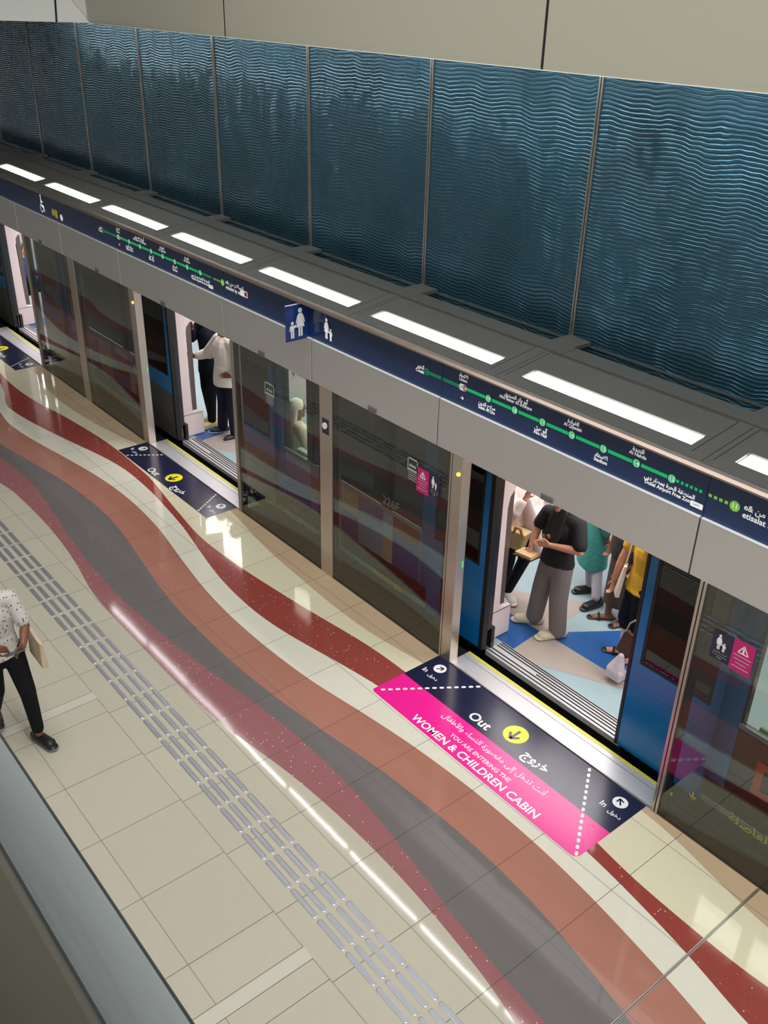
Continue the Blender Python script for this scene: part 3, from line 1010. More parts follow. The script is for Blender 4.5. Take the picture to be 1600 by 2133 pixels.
for x0 in BAYS:
    w = nm[x0]
    post_wide(x0, 'wide steel post with amber lamp at the left side of the %s' % w)
    post_thin(x0 + OPEN1, 'thin double steel frame at the right side of the %s' % w)
    threshold(x0 + OPEN0 - .01, x0 + OPEN1, 'grooved steel threshold with yellow edge at the %s' % w)
    pane(x0 + OPEN1 + .05, x0 + MID0, 'dark glass screen directly right of the %s' % w, 'A1' if x0 == -6.774 else 'A2' if x0 == -12.86 else 'A')
    post_mid(x0 + MID0, 'steel mullion between two glass screens, right of the %s' % w + (', with key switch plate' if x0 == -12.86 else ''), x0 == -12.86)
    nx = x0 + PER if x0 != -24.95 else -18.95
    pane(x0 + MID1, nx - .008, 'dark glass screen second to the right of the %s' % w, 'B1' if x0 == -12.86 else 'B')
for x, l in ((-5.69, 'above the right open door'), (-7.85, 'left of the right open door'), (-9.72, 'right of the middle open door'), (-11.9, 'above the middle open door'), (-13.75, 'left of the middle open door'), (-15.7, 'right of the left open door')):
    t = thing('number_plate', 'small silver number plate under the header, %s' % l, 'plate', (x, -.02, 2.15), 'small plates on the header edge')
    b = MB()
    b.box(x - .062, x + .062, -0.024, -0.0165, 2.152, 2.205)
    b.build('plate', STEEL, t)
    b = MB()
    b.box(x - .05, x + .05, -0.0255, -0.0242, 2.158, 2.188)
    b.build('inset', mat('plate_grey', rgb(96, 98, 98), .4), t)

# ------------------------------------------------------------------ cornice and sloping roof with lights
b = MB()
pr = [(0.02, 2.932), (-0.10, 2.945), (-0.125, 2.955), (-0.125, 2.968), (-0.105, 2.985), (-0.07, 2.993), (-0.055, 2.985), (0.02, 2.975)]
b.extr_x(pr, -30, 6)
b.build('trim_4', TAUPE, smooth=False)['kind'] = 'structure'
TL = math.tan(math.radians(8))
def zr(y):
    return 2.98 + TL * (y + .06)
LP, LL, L0 = 1.872, 1.545, -6.171
def cell(x, label):
    """one roof cover with its recessed lamp; x is the lamp's left end"""
    t = thing('roof_light', label, 'light', (x + LL / 2, .17, 2.98), 'lights in the sloping roof of the screens')
    xa, xb = x - .16, x + LP - .16
    b = MB()
    ys = [-.058, .093, .255, .56]
    xsn = [xa + .003, x, x + LL, xb - .003]
    for i in range(3):
        for j in range(3):
            if i == 1 and j == 1:
                continue
            q = [(xsn[i], ys[j], zr(ys[j])), (xsn[i + 1], ys[j], zr(ys[j])), (xsn[i + 1], ys[j + 1], zr(ys[j + 1])), (xsn[i], ys[j + 1], zr(ys[j + 1]))]
            b.prism([(p[0], p[1], p[2] - .02) for p in q], q)
    b.build('roof_cover', ROOF, t)
    b = MB()
    e = .004
    for (x0_, y0_, x1_, y1_) in ((x - .115, .03, x - .108, .55), (x + LL + .048, .03, x + LL + .055, .55), (x - .115, .545, x + LL + .055, .552)):
        q = [(x0_, y0_, zr(y0_) + .0008), (x1_, y0_, zr(y0_) + .0008), (x1_, y1_, zr(y1_) + .0008), (x0_, y1_, zr(y1_) + .0008)]
        b.face(q)
    b.build('hatch_joint', GROOVE, t)
    b = MB()
    q = [(x, .093), (x + LL, .093), (x + LL, .255), (x, .255)]
    b.prism([(p[0], p[1], zr(p[1]) - .06) for p in q], [(p[0], p[1], zr(p[1]) - .045) for p in q])
    b.build('lamp_pan', mat('lamp_pan', rgb(200, 198, 190), .4), t)
    b = MB()
    q = [(x + .012, .096), (x + LL - .012, .096), (x + LL - .012, .252), (x + .012, .252)]
    b.prism([(p[0], p[1], zr(p[1]) - .04) for p in q], [(p[0], p[1], zr(p[1]) - .012) for p in q])
    b.build('diffuser', LAMP, t)
    return t
lab = {}
names = ['cut off by the right edge', 'above stations 18 to 14', 'second complete light from the right', 'third complete light from the right', 'fourth complete light from the right', 'fifth complete light from the right', 'sixth complete light from the right', 'leftmost complete light', 'almost hidden at the left edge']
for k in range(-2, 12):
    x = L0 - LP * k
    i = k + 1
    cell(x, 'bright roof light in the sloping screen roof, %s' % (names[i] if 0 <= i < 9 else 'outside the photo'))
# flat ledge behind with tabs to the wall
b = MB()
b.box(-30, 6, .562, .765, zr(.56) - .03, zr(.56) + .012)
for k in range(-3, 13):
    xt = -6.36 - 1.885 * k
    b.box(xt - .12, xt + .12, .765, .985, zr(.56) - .02, zr(.56) + .012)
b.build('trim_5', ROOF)['kind'] = 'structure'
b = MB()
for k in range(-3, 13):
    xt = -6.2 - 1.885 * k
    b.face([(xt, .57, zr(.56) + .013), (xt + .006, .57, zr(.56) + .013), (xt + .006, .76, zr(.56) + .013), (xt, .76, zr(.56) + .013)])
b.build('trim_6', GROOVE)['kind'] = 'structure'
b = MB()
b.box(-30, 6, .12, 1.0, 2.62, 2.66)
b.box(-30, 6, .765, .985, 2.92, 2.94)
b.build('trim_7', DARK)['kind'] = 'structure'

# ------------------------------------------------------------------ blue rippled wall, fascia
b = MB()
b.box(-30, 6, 1.0, 1.06, 2.66, 5.62)
b.build('wall_back', RIPPLE)['kind'] = 'structure'
b = MB()
for k in range(-5, 13):
    x = -6.465 - 1.885 * k
    b.box(x - .020, x - .006, .988, .9995, 3.046, 5.6)
    b.box(x + .006, x + .020, .988, .9995, 3.046, 5.6)
b.build('trim_8', steel('seam_metal', rgb(128, 122, 114), .4, (1, 1, 6), metal=.6))['kind'] = 'structure'
b = MB()
b.box(-30, 6, .984, .9995, 3.03, 3.046)
b.build('trim_9', mat('base_trim', rgb(64, 66, 66), .4))['kind'] = 'structure'
# fascia panels
b = MB()
js = [-14.46, -11.10, -6.68, -2.2, 2.2, 6.0]
for i, (a, c) in enumerate(zip(js[:-1], js[1:])):
    b.box(a + (.014 if i else 0), c - .014, .56, .60, 5.104, 8.5)
b.build('wall_fascia', FASC, bevel=.003)['kind'] = 'structure'
b = MB()
for x in js[1:-1]:
    b.box(x - .0135, x + .0135, .566, .599, 5.1045, 8.49)
b.build('trim_10', GROOVE)['kind'] = 'structure'
b = MB()
b.box(-14.46, 6, .553, .6, 5.098, 5.1035)
b.build('trim_11', FASCW)['kind'] = 'structure'  # lower lip in the paler copy, its lit edge put into the colour
# turned bulkhead at the far end
c0 = V((-14.40, .56, 5.104))
c1 = V((-14.40 - 3.4 / .24 * .512, .56, 5.104 + 3.4))
d = V((-.64, -.77, 0)) * 4.2
n = V((.77, -.64, 0)) * .04
b = MB()
q = [c0, c0 + d, c1 + d, c1]
b.prism([p - n for p in q], q)
b.build('wall_left', FASCW)['kind'] = 'structure'
b = MB()
sa = V((-14.66, .232, 5.104))
sd = V((-.378, .174, .245)) * 9
on = V((.4, -.333, .854)) * .002
sw = V((-.64, -.77, 0)) * .012
b.prism([sa - sw, sa + sw, sa + sd + sw, sa + sd - sw], [sa - sw + on, sa + sw + on, sa + sd + sw + on, sa + sd - sw + on])
b.build('trim_12', GROOVE)['kind'] = 'structure'
b = MB()
b.box(-30, -14.3, .60, .64, 5.12, 8.5)
b.build('trim_13', FASCW)['kind'] = 'structure'
# cove lamps under the fascia
xx = -3.0
for i in range(9):
    t = thing('cove_lamp', 'linear lamp under the pale fascia, mirrored as a bright streak in the floor', 'light', (xx - .7, .64, 5.10), 'linear lamps under the fascia')
    dy = (.0, .012, -.008)[i % 3]
    b = MB()
    b.cyl((xx - 1.42, .636 + dy, 5.108), (xx, .636 + dy, 5.108), .0105)
    b.build('tube', COVE, t)
    b = MB()
    b.box(xx - 1.46, xx + .04, .62, .70, 5.126, 5.16)
    b.build('housing', FASCW, t)
    xx -= 1.52

# ------------------------------------------------------------------ balustrade by the camera
hr = thing('handrail', 'wide brushed steel handrail in the lower left corner', 'handrail', (-4, -5.0, 3.9))
b = MB()
b.box(-14, 1, -5.027, -4.967, 4.862, 4.90)
b.build('rail_cap', RAILM, hr, bevel=.004)
b = MB()
b.box(-14, 1, -5.012, -5.0, 3.92, 4.8615)
b.build('infill_panel', steel('infill_steel', rgb(84, 82, 76), .42, (2, 2, 2)), hr)
b = MB()
b.box(-14, 1, -7.5, -4.985, 3.78, 3.918)
b.build('trim_14', BEIGE)['kind'] = 'structure'

# ------------------------------------------------------------------ the metro train
TR = thing('metro_train', 'blue and grey metro train standing behind the platform screens with its doors open', 'train', (-8, 1.5, -.9))
DOORS = [-24.6, -18.60, -12.53, -6.55, -0.46]      # left edge of each train doorway
DW = 1.60
LZ0, LZ1 = 0.035, 2.14
LIV = [mat('livery_lavender', rgb(104, 108, 158), .25), mat('livery_sand', rgb(188, 166, 138), .25), mat('livery_rust', rgb(118, 66, 46), .25), mat('livery_blue', rgb(44, 84, 150), .25), mat('livery_mist', rgb(140, 160, 186), .25)]
rng = random.Random(3)
def leaf(xa, xb, open_right, low, lab=None):
    """sliding train door: blue panel with a black framed window"""
    b = MB()
    y0, y1 = .334, .374
    s = .075
    wz0, wz1 = .93, 1.93
    b.box(xa, xb, y0, y1, .70, wz0)
    b.box(xa, xb, y0, y1, wz1, LZ1)
    b.box(xa, xa + s, y0, y1, wz0, wz1)
    b.box(xb - s, xb, y0, y1, wz0, wz1)
    if not low:
        b.box(xa, xb, y0, y1, LZ0, .70)
    p = b.build('door_leaf', BLUE, TR, bevel=.004)
    if low:
        c = MB()
        c.box(xa, xb, y0, y1, LZ0, .698)
        q = c.build('lower_panel', TRIMG, p)
        q['label'] = 'grey lower door panel'
    g = MB()
    g.box(xa + s, xb - s, y0 + .008, y0 + .014, wz0, wz1)
    g.build('door_window', TWIN, p)
    g = MB()
    w = .03
    g.box(xa + s, xb - s, y0 + .004, y0 + .0078, wz0, wz0 + w)
    g.box(xa + s, xb - s, y0 + .004, y0 + .0078, wz1 - w, wz1)
    g.box(xa + s, xa + s + w, y0 + .004, y0 + .0078, wz0 + w, wz1 - w)
    g.box(xb - s - w, xb - s, y0 + .004, y0 + .0078, wz0 + w, wz1 - w)
    g.build('window_gasket', BLACK, p)
    e = MB()
    if open_right:
        e.box(xb + .0005, xb + .05, y0 - .004, y1 + .02, LZ0, LZ1)
    else:
        e.box(xa - .028, xa - .0005, y0 - .004, y1 + .02, LZ0, LZ1)
    e.build('rubber_edge', BLACK, p)
    return p
for i, xd in enumerate(DOORS):
    leaf(xd - .83, xd - .052, True, i < 3)
    leaf(xd + DW + .03, xd + DW + .83, False, i < 3)
    # sill in the doorway
    b = MB()
    b.box(xd - .01, xd + DW + .01, .40, .625, -.05, .004)
    s = b.build('door_sill', SILL, TR)
    b = MB()
    for k, yy in enumerate((.425, .47, .505, .54, .575, .603)):
        b.box(xd + (0 if k != 2 else .55), xd + DW, yy, yy + .013, .0042, .0075)
    b.build('sill_grooves', DARK, s)
    # windscreen pillar beside the doorway
    px = xd - .145
    prof = [(.452, .006), (.80, .006), (.80, .33), (.64, .36), (.635, .5), (.62, 1.46), (.64, 1.57), (.72, 1.66), (.98, 1.72), (.98, 2.22), (.452, 2.22)]
    b = MB()
    b.extr_x(prof, px, px + .055)
    p = b.build('windscreen_pillar', INNER, TR, bevel=.012)
    b = MB()
    b.box(px + .056, px + .058, .452, .80, .325, .331)
    b.build('joint_line', DARK, p)
    b = MB()
    b.box(px + .056, px + .085, .47, .52, .10, .16)
    b.build('latch', BLACK, p)
    b = MB()
    b.box(px + .02, px + .03, .642, .715, .37, 1.62)
    b.build('screen_edge', mat('screen_edge', rgb(96, 84, 80), .3), p)
# side wall between the doorways
for i in range(len(DOORS) - 1):
    xa, xb = DOORS[i] + DW + .005, DOORS[i + 1] - .005
    b = MB()
    b.box(xa, xb, .392, .45, .24, .88)
    b.box(xa, xb, .46, .50, -.9, .24)
    b.box(xa, xb, .392, .45, 1.95, 2.32)
    cols = [xa, xa + .86]
    L = xb - xa
    wins = [(xa + 1.0, xa + 1.42), (xa + 1.52, xb - 1.62), (xb - 1.52, xb - 1.0)]
    edges = [xa] + [e for w in wins for e in w] + [xb]
    for j in range(0, len(edges), 2):
        b.box(edges[j], edges[j + 1], .392, .45, .88, 1.95)
    wl = b.build('side_wall', TRAINW, TR)
    # blue stripes next to the doors and a rail under the windows
    b = MB()
    b.box(xa + .80, xa + .98, .386, .3915, .26, 2.3)
    b.box(xb - .98, xb - .80, .386, .3915, .26, 2.3)
    b.build('blue_stripe', BLUE, wl)
    b = MB()
    b.box(xa + .98, xb - .98, .378, .3915, .865, .905)
    b.build('window_rail', mat('rail_grey', rgb(132, 136, 134), .3), wl)
    for j, (wa, wb) in enumerate(wins):
        g = MB()
        g.box(wa, wb, .40, .406, .905, 1.95)
        g.build('side_window', TWINC if (j == 0 and i == 2) or i == 3 else TWIN, TR)
    # coloured wrap on the lower wall
    if i < 3:
        b = MB()
        x = xa + .98
        while x < xb - .98:
            w = rng.choice((.16, .3, .42, .5))
            x2 = min(x + w, xb - .98)
            z = .27
            while z < .86:
                h = rng.choice((.18, .3, .4))
                z2 = min(z + h, .86)
                b.face([(x, .3905, z), (x2, .3905, z), (x2, .3905, z2), (x, .3905, z2)], rng.choice((0, 0, 1, 0, 3, 4, 0, 2, 1)))
                z = z2
            x = x2
        b.build('wrap_print', LIV, wl)
    else:
        OR = mat('orange_letters', rgb(214, 78, 44), .4)
        text('big_letters', 'DU', OR, wl, frame((0, .3905, 0), XF, ZF), xa + 1.16, .38, size=.42, bold=.03, align='LEFT')
text('car_number', '226F', GTXT, TR, frame((0, .3835, 0), XF, ZF), -8.02, .945, size=.135, bold=.012)
# saloon floor with its triangles
b = MB()
b.box(-26, 3, .4505, 2.66, -.05, -.001, 0)
sh0 = [(-6.55, 0), (-12.55, .0), (-18.6, 0)]
for xd, _ in sh0:
    k = xd + 6.55
    T = [([(-7.23, 1.31), (-6.44, 1.86), (-6.41, 1.35), (-6.37, 1.12), (-6.45, 1.05), (-6.94, 1.04)], 2), ([(-6.94, 1.04), (-6.45, 1.05), (-6.41, .626), (-6.95, .626)], 1),
         ([(-6.31, 1.21), (-5.96, 1.71), (-5.0, 1.9), (-5.0, 1.08), (-5.41, 1.09), (-6.28, 1.07)], 1), ([(-6.41, .626), (-6.45, 1.05), (-6.28, 1.07), (-5.41, 1.09), (-5.3, 1.03), (-6.03, .67), (-6.1, .626)], 2)]
    for pl, mi in T:
        b.face([(x + k, y, .0004) for x, y in pl], mi)
b.build('saloon_floor', [FLL, FLB, FLG], TR, tri=True)
b = MB()
b.box(-26, 3, 2.66, 2.72, -.05, 2.32)
w = b.build('far_lining', INNER, TR)
b = MB()
for x in (-20.4, -19.2, -14.3, -13.1, -8.33, -7.02, -2.2):
    b.box(x - .02, x + .02, 2.635, 2.6595, .3, 2.3)
    b.box(x + .12, x + .5, 2.645, 2.6595, .35, .48)
    b.box(x + .3, x + .42, 2.64, 2.6595, .62, .82)
b.build('lining_trim', INNERG, w)
b = MB()
b.box(-26, 3, .452, 2.655, 2.30, 2.34)
c = b.build('saloon_ceiling', INNER, TR)
b = MB()
b.box(-25.5, 2.5, 1.25, 1.45, 2.285, 2.2995)
b.build('ceiling_lamp', SALL, c)
b = MB()
b.box(-26, 3, .33, 2.8, 2.342, 2.40)
b.build('roof', TRIMG, TR)
# long seats on the platform side, seen through the windows
SG = mat('seat_green', rgb(150, 178, 160), .35)
for x0_, x1_ in ((-3.86, -1.35), (-9.85, -8.2), (-16.0, -14.2)):
    b = MB()
    b.box(x0_, x1_, .47, .93, .40, .47)
    b.box(x0_, x1_, .47, .55, .47, .90)
    b.build('bench_seat', SG, TR, bevel=.02)
for x in (-7.6, -5.2, -13.6, -11.2):
    b = MB()
    b.cyl((x, 1.62, 0.001), (x, 1.62, 2.299), .018)
    b.build('grab_pole', STEEL, TR, smooth=False)

# ------------------------------------------------------------------ people
class Person:
    def __init__(self, label, loc, face, H, skin, pose=None, vox=.007, hair=HAIR, hairlen=0.0, group=None):
        self.f = V((math.cos(math.radians(face)), math.sin(math.radians(face)), 0))
        self.r = V((self.f.y, -self.f.x, 0))
        self.loc = V(loc)
        self.H = H
        self.vox = vox
        s = H / 1.65
        self.s = s
        P = {'pelvis': (0, 0, .525 * H), 'waist': (0, .0, .61 * H), 'chest': (0, .005, .73 * H), 'neck': (0, -.005, .825 * H), 'head': (0, .015, .925 * H),
             'hipR': (.085 * s, 0, .51 * H), 'hipL': (-.085 * s, 0, .51 * H), 'kneeR': (.095 * s, .015, .285 * H), 'kneeL': (-.095 * s, .015, .285 * H),
             'ankR': (.095 * s, -.02, .045 * H), 'ankL': (-.095 * s, -.02, .045 * H), 'shR': (.165 * s, 0, .80 * H), 'shL': (-.165 * s, 0, .80 * H),
             'elR': (.215 * s, -.03, .625 * H), 'elL': (-.215 * s, -.03, .625 * H), 'wrR': (.22 * s, .03, .485 * H), 'wrL': (-.22 * s, .03, .485 * H)}
        self.P = {k: self.loc + self.r * a + self.f * c + V((0, 0, z)) for k, (a, c, z) in P.items()}
        self.toeR, self.toeL = self.f.copy(), self.f.copy()
        self.handR, self.handL = None, None
        for k, v in (pose or {}).items():
            if k in ('toeR', 'toeL', 'handR', 'handL'):
                setattr(self, k, V(v).normalized())
            elif len(v) == 4:       # ('l', right, forward, up)
                self.P[k] = self.loc + self.r * v[1] + self.f * v[2] + V((0, 0, v[3]))
            else:
                self.P[k] = V(v)
        self.t = thing('person', label, 'person', self.loc, group)
        self.body(skin)
        if hair: self.hair(hair, hairlen)
        self.face_parts()
    def body(self, skin):
        P, s, b, r, f = self.P, self.s, MB(), self.r, self.f
        for sd in 'RL':
            b.cap(P['hip' + sd], P['knee' + sd], .083 * s, .052 * s)
            m = P['knee' + sd].lerp(P['ank' + sd], .3)
            b.cap(P['knee' + sd], m, .050 * s, .054 * s)
            b.cap(m, P['ank' + sd], .053 * s, .034 * s)
            a, to = P['ank' + sd], (self.toeR if sd == 'R' else self.toeL)
            z0 = a.z - .045 * self.H + .028
            heel = V((a.x, a.y, z0)) - to * .035
            b.cap(a, heel, .034 * s, .034 * s)
            ball = V((a.x, a.y, z0 - .006)) + to * .115
            b.cap(heel, ball, .033 * s, .036 * s, side=to.cross(V((0, 0, 1))), fa=.85, fb=.6)
            for q in range(5):
                off = to.cross(V((0, 0, 1))) * (.028 - .014 * q) * (1 if sd == 'R' else -1)
                b.cap(ball + off - V((0, 0, .006)), ball + off + to * (.052 - .006 * q) - V((0, 0, .010)), .012, .009, seg=8, rings=2)
        b.cap(P['pelvis'] - V((0, 0, .02)), P['waist'], .155 * s, .125 * s, side=r, fa=.72)
        b.cap(P['waist'], P['chest'], .125 * s, .145 * s, side=r, fa=.70)
        b.cap(P['shR'].lerp(P['shL'], .15), P['shL'].lerp(P['shR'], .15), .062 * s, .062 * s)
        b.cap(P['chest'], P['neck'] - V((0, 0, .03)), .135 * s, .08 * s, side=r, fa=.68)
        b.cap(P['neck'] - V((0, 0, .05)), P['head'] - V((0, 0, .03)), .055 * s, .05 * s)
        hd = P['head']
        b.ball(hd + V((0, 0, .012 * s)), .076 * s, .094 * s, .105 * s, r)
        b.cap(hd + f * .02 * s - V((0, 0, .02)), hd + f * .058 * s - V((0, 0, .085 * s)), .062 * s, .034 * s, side=r, fa=.9)
        b.cap(hd + f * .088 * s + V((0, 0, .012)), hd + f * .110 * s - V((0, 0, .024)), .010 * s, .016 * s, seg=8)
        for q in (-1, 1):
            b.ball(hd + r * q * .078 * s - f * .008 - V((0, 0, .005)), .010, .022, .032, r)
        for sd in 'RL':
            q = 1 if sd == 'R' else -1
            b.cap(P['sh' + sd], P['el' + sd], .052 * s, .040 * s)
            m = P['el' + sd].lerp(P['wr' + sd], .3)
            b.cap(P['el' + sd], m, .038 * s, .041 * s)
            b.cap(m, P['wr' + sd], .041 * s, .026 * s)
            hv = (self.handR if sd == 'R' else self.handL) or (P['wr' + sd] - P['el' + sd]).normalized()
            self.hand(b, P['wr' + sd], hv, q)
        o = b.build('body', skin, self.t, remesh=self.vox, relax=3)
    def hand(self, b, w, d, q):
        s = self.s
        side = d.cross(self.f)
        if side.length < .2: side = d.cross(V((0, 0, 1)))
        side.normalize()
        n = side.cross(d).normalized()
        kn = w + d * .085 * s
        b.cap(w, kn, .027 * s, .037 * s, side=side, fa=.55, fb=.42)
        for i in range(4):
            o = side * (.028 - .0187 * i) * s
            L = (.040, .046, .043, .034)[i] * s
            a = kn + o
            m = a + d * L * .95 + n * L * .25
            e = m + d * L * .45 + n * L * .75
            b.cap(a - d * .015, m, .0095 * s, .0085 * s, seg=8, rings=2)
            b.cap(m, e, .0085 * s, .0072 * s, seg=8, rings=2)
        a = w + d * .025 * s + side * .026 * s
        m = a + side * .028 * s + d * .030 * s + n * .010
        b.cap(a, m, .013 * s, .0105 * s, seg=8, rings=2)
        b.cap(m, m + d * .030 * s + n * .014, .0105 * s, .008 * s, seg=8, rings=2)
    def face_parts(self):
        hd, s = self.P['head'], self.s
        for q in (-1, 1):
            b = MB()
            b.ball(hd + self.f * .083 * s + self.r * q * .032 * s + V((0, 0, .014)), .012 * s, .008, .007 * s, self.r)
            b.build('eye', EYE, self.t)
        b = MB()
        b.ball(hd + self.f * .091 * s - V((0, 0, .058 * s)), .022 * s, .008, .008 * s, self.r)
        b.build('mouth', LIP, self.t)
    def hair(self, m, ln):
        hd, s, b = self.P['head'], self.s, MB()
        b.ball(hd - self.f * .018 + V((0, 0, .032 * s)), .086 * s, .096 * s, .098 * s, self.r)
        if ln:
            b.cap(hd - self.f * .05, hd - self.f * .085 - V((0, 0, ln)), .08 * s, .075 * s, side=self.r, fa=.55)
        b.build('hair', m, self.t, remesh=.012, relax=3)
    def top(self, m, hem, sleeve=.45, loose=.018, flare=0.0, name='shirt', collar=True, vox=.009):
        P, s, b, r = self.P, self.s, MB(), self.r
        l = loose
        hp = V((P['pelvis'].x, P['pelvis'].y, hem + self.loc.z))
        pv = V((P['pelvis'].x, P['pelvis'].y, max(P['pelvis'].z, hp.z + .02)))
        if hp.z < P['pelvis'].z - .01:
            self.frus(b, hp, pv, .166 * s + l + flare, .158 * s + l, .76)
        self.frus(b, pv - V((0, 0, .02)), P['waist'], .160 * s + l, .134 * s + l, .75)
        b.cap(P['waist'], P['chest'], .130 * s + l, .147 * s + l, side=r, fa=.73)
        b.cap(P['chest'], P['neck'] - V((0, 0, .045)), .137 * s + l, .082 * s + l * .5, side=r, fa=.71)
        b.cap(P['shR'].lerp(P['shL'], .12), P['shL'].lerp(P['shR'], .12), .064 * s + l * .5, .064 * s + l * .5)
        for sd in 'RL':
            if sleeve > 0:
                e = min(1.0, sleeve / .5)
                b.cap(P['sh' + sd], P['sh' + sd].lerp(P['el' + sd], e), .056 * s + l * .6, .046 * s + l * .8, rings=3)
                if sleeve > .5:
                    b.cap(P['el' + sd], P['el' + sd].lerp(P['wr' + sd], (sleeve - .5) / .5), .045 * s + l * .6, .034 * s + l * .5, rings=3)
        if collar:
            b.cap(P['neck'] - V((0, 0, .045)), P['neck'] - V((0, 0, .012)), .064 * s, .062 * s)
        return b.build(name, m, self.t, remesh=vox, relax=4)
    def frus(self, b, c0, c1, r0, r1, f):
        q = V((0, 0, 1)).cross(self.r)
        def ring(c, r, k):
            return [c + self.r * r * math.cos(t) + q * r * f * math.sin(t) + V((0, 0, k * .012 * math.sin(3 * t + 1))) for t in (2 * math.pi * i / 26 for i in range(26))]
        b.prism(ring(c0, r0, 1), ring(c1, r1, 0))
    def trousers(self, m, cuff=.07, loose=.012, wide=0.0, name='trousers', vox=.009, upto=None):
        P, s, b = self.P, self.s, MB()
        for sd in 'RL':
            k, a, h = P['knee' + sd], P['ank' + sd], P['hip' + sd]
            b.cap(h, k, .087 * s + loose, .058 * s + loose + wide * .6)
            e = k.lerp(a, 1.0 - max(0.0, (cuff - .045 * self.H)) / max(.01, (.285 - .045) * self.H))
            b.cap(k, e, .056 * s + loose + wide * .6, .040 * s + loose + wide, rings=3)
        b.cap(P['pelvis'] - V((0, 0, .03)), P['waist'] - V((0, 0, .02)), .152 * s + loose, .125 * s + loose, side=self.r, fa=.76)
        return b.build(name, m, self.t, remesh=vox, relax=4)
    def skirt(self, m, z0, z1, r0, r1, name='skirt', f=.8, vox=.011):
        b = MB()
        c = V((self.P['pelvis'].x, self.P['pelvis'].y, self.loc.z))
        self.frus(b, c + V((0, 0, z0)), c + V((0, 0, z1)), r0, r1, f)
        return b.build(name, m, self.t, remesh=vox, relax=4)
    def shoe(self, m, kind='shoe', sole=None, names='shoe'):
        for sd in 'RL':
            a, to = self.P['ank' + sd], (self.toeR if sd == 'R' else self.toeL)
            z0 = a.z - .045 * self.H
            sv = to.cross(V((0, 0, 1)))
            c = V((a.x, a.y, z0))
            b = MB()
            if kind == 'sandal':
                b.cap(c - to * .06 + V((0, 0, .008)), c + to * .165 + V((0, 0, .008)), .036, .046, side=sv, fa=.22, fb=.2)
                b.cap(c + to * .085 + sv * .045 + V((0, 0, .014)), c + to * .09 + V((0, 0, .062)), .013, .013, seg=8)
                b.cap(c + to * .085 - sv * .045 + V((0, 0, .014)), c + to * .09 + V((0, 0, .062)), .013, .013, seg=8)
                b.build('sandal', m, self.t, remesh=.006, relax=2)
            else:
                k = 1.18 if kind == 'clog' else 1.0
                b.cap(c - to * .055 + V((0, 0, .042)), c + to * .12 * k + V((0, 0, .036)), .046 * k, .052 * k, side=sv, fa=.9, fb=.68)
                b.cap(c - to * .055 + V((0, 0, .014)), c + to * .15 * k + V((0, 0, .014)), .042 * k, .05 * k, side=sv, fa=.32, fb=.28)
                if kind != 'clog':
                    b.cap(c - to * .03 + V((0, 0, .04)), c - to * .03 + V((0, 0, .085)), .044, .042)
                o = b.build(names, m, self.t, remesh=.007, relax=2)
                if sole:
                    b = MB()
                    b.cap(c - to * .058 + V((0, 0, .009)), c + to * .153 * k + V((0, 0, .009)), .046 * k, .054 * k, side=sv, fa=.2, fb=.18)
                    b.build('sole', sole, o, remesh=.006, relax=2)

def spotted(name, base, spot, scale, thr=.22, stretch=(1, 1, 1), rough=.8):
    k = NT(name)
    k.xyz()
    mp = k.n('ShaderNodeMapping')
    k.l(k.obj, mp.inputs[0])
    mp.inputs['Scale'].default_value = stretch
    vo = k.n('ShaderNodeTexVoronoi')
    vo.inputs['Scale'].default_value = scale
    k.l(mp.outputs[0], vo.inputs['Vector'])
    nz = k.noise(20, 3, k.obj)
    b0 = k.mix(nz, tuple(c * .9 for c in base[:3]) + (1,), base)
    k.l(k.mix(k.math('LESS_THAN', vo.outputs['Distance'], thr), b0, spot), k.b.inputs['Base Color'])
    k.b.inputs['Roughness'].default_value = rough
    k.bump(k.noise(40, 3, k.obj), .15, .01)
    return k.m
def cloth(name, col, var=.15, rough=.85, scale=14):
    return mat(name, col, rough, var=var, scale=scale, bump=.25, spec=.2)
BLKC = cloth('black_cloth', rgb(20, 20, 24))
NAVC = cloth('navy_cloth', rgb(24, 28, 46))
BLKSHOE = mat('black_leather', rgb(18, 17, 17), .4)
WSOLE = mat('white_sole', rgb(225, 225, 220), .5)

# woman walking on the platform
p = Person('person in a white speckled top walking past the tactile bars with a phone', (-8.24, -3.56, 0), -8, 1.60, SKIN1,
           {'hipL': (-8.22, -3.47, .82), 'kneeL': (-8.02, -3.46, .48), 'ankL': (-7.945, -3.455, .085), 'toeL': (.95, .28, 0),
            'hipR': (-8.24, -3.64, .82), 'kneeR': (-8.22, -3.65, .46), 'ankR': (-8.40, -3.655, .13), 'toeR': (.95, -.2, 0),
            'shL': (-8.20, -3.41, 1.30), 'elL': (-8.10, -3.36, 1.06), 'wrL': (-7.93, -3.45, 1.00), 'handL': (.6, -.8, .1),
            'shR': (-8.26, -3.73, 1.30), 'elR': (-8.20, -3.80, 1.05), 'wrR': (-8.02, -3.66, 1.00), 'handR': (.55, .8, .1)}, vox=.0055, hairlen=.28)
p.top(spotted('speckled_cotton', rgb(206, 202, 198), rgb(60, 62, 74), 34, .24, (1.4, 1.4, .7)), .80, sleeve=.40, loose=.02, flare=.01, name='top')
p.trousers(BLKC, cuff=.13, loose=.012)
p.shoe(BLKSHOE, 'shoe', mat('grey_sole', rgb(120, 120, 122), .5))
ph = thing('phone', 'dark phone held by the walking person', 'phone', (-7.83, -3.55, 1.01))
b = MB()
b.prism([(-7.875, -3.62, 1.015), (-7.80, -3.62, 1.045), (-7.80, -3.47, 1.045), (-7.875, -3.47, 1.015)], [(-7.879, -3.62, 1.024), (-7.804, -3.62, 1.054), (-7.804, -3.47, 1.054), (-7.879, -3.47, 1.024)])
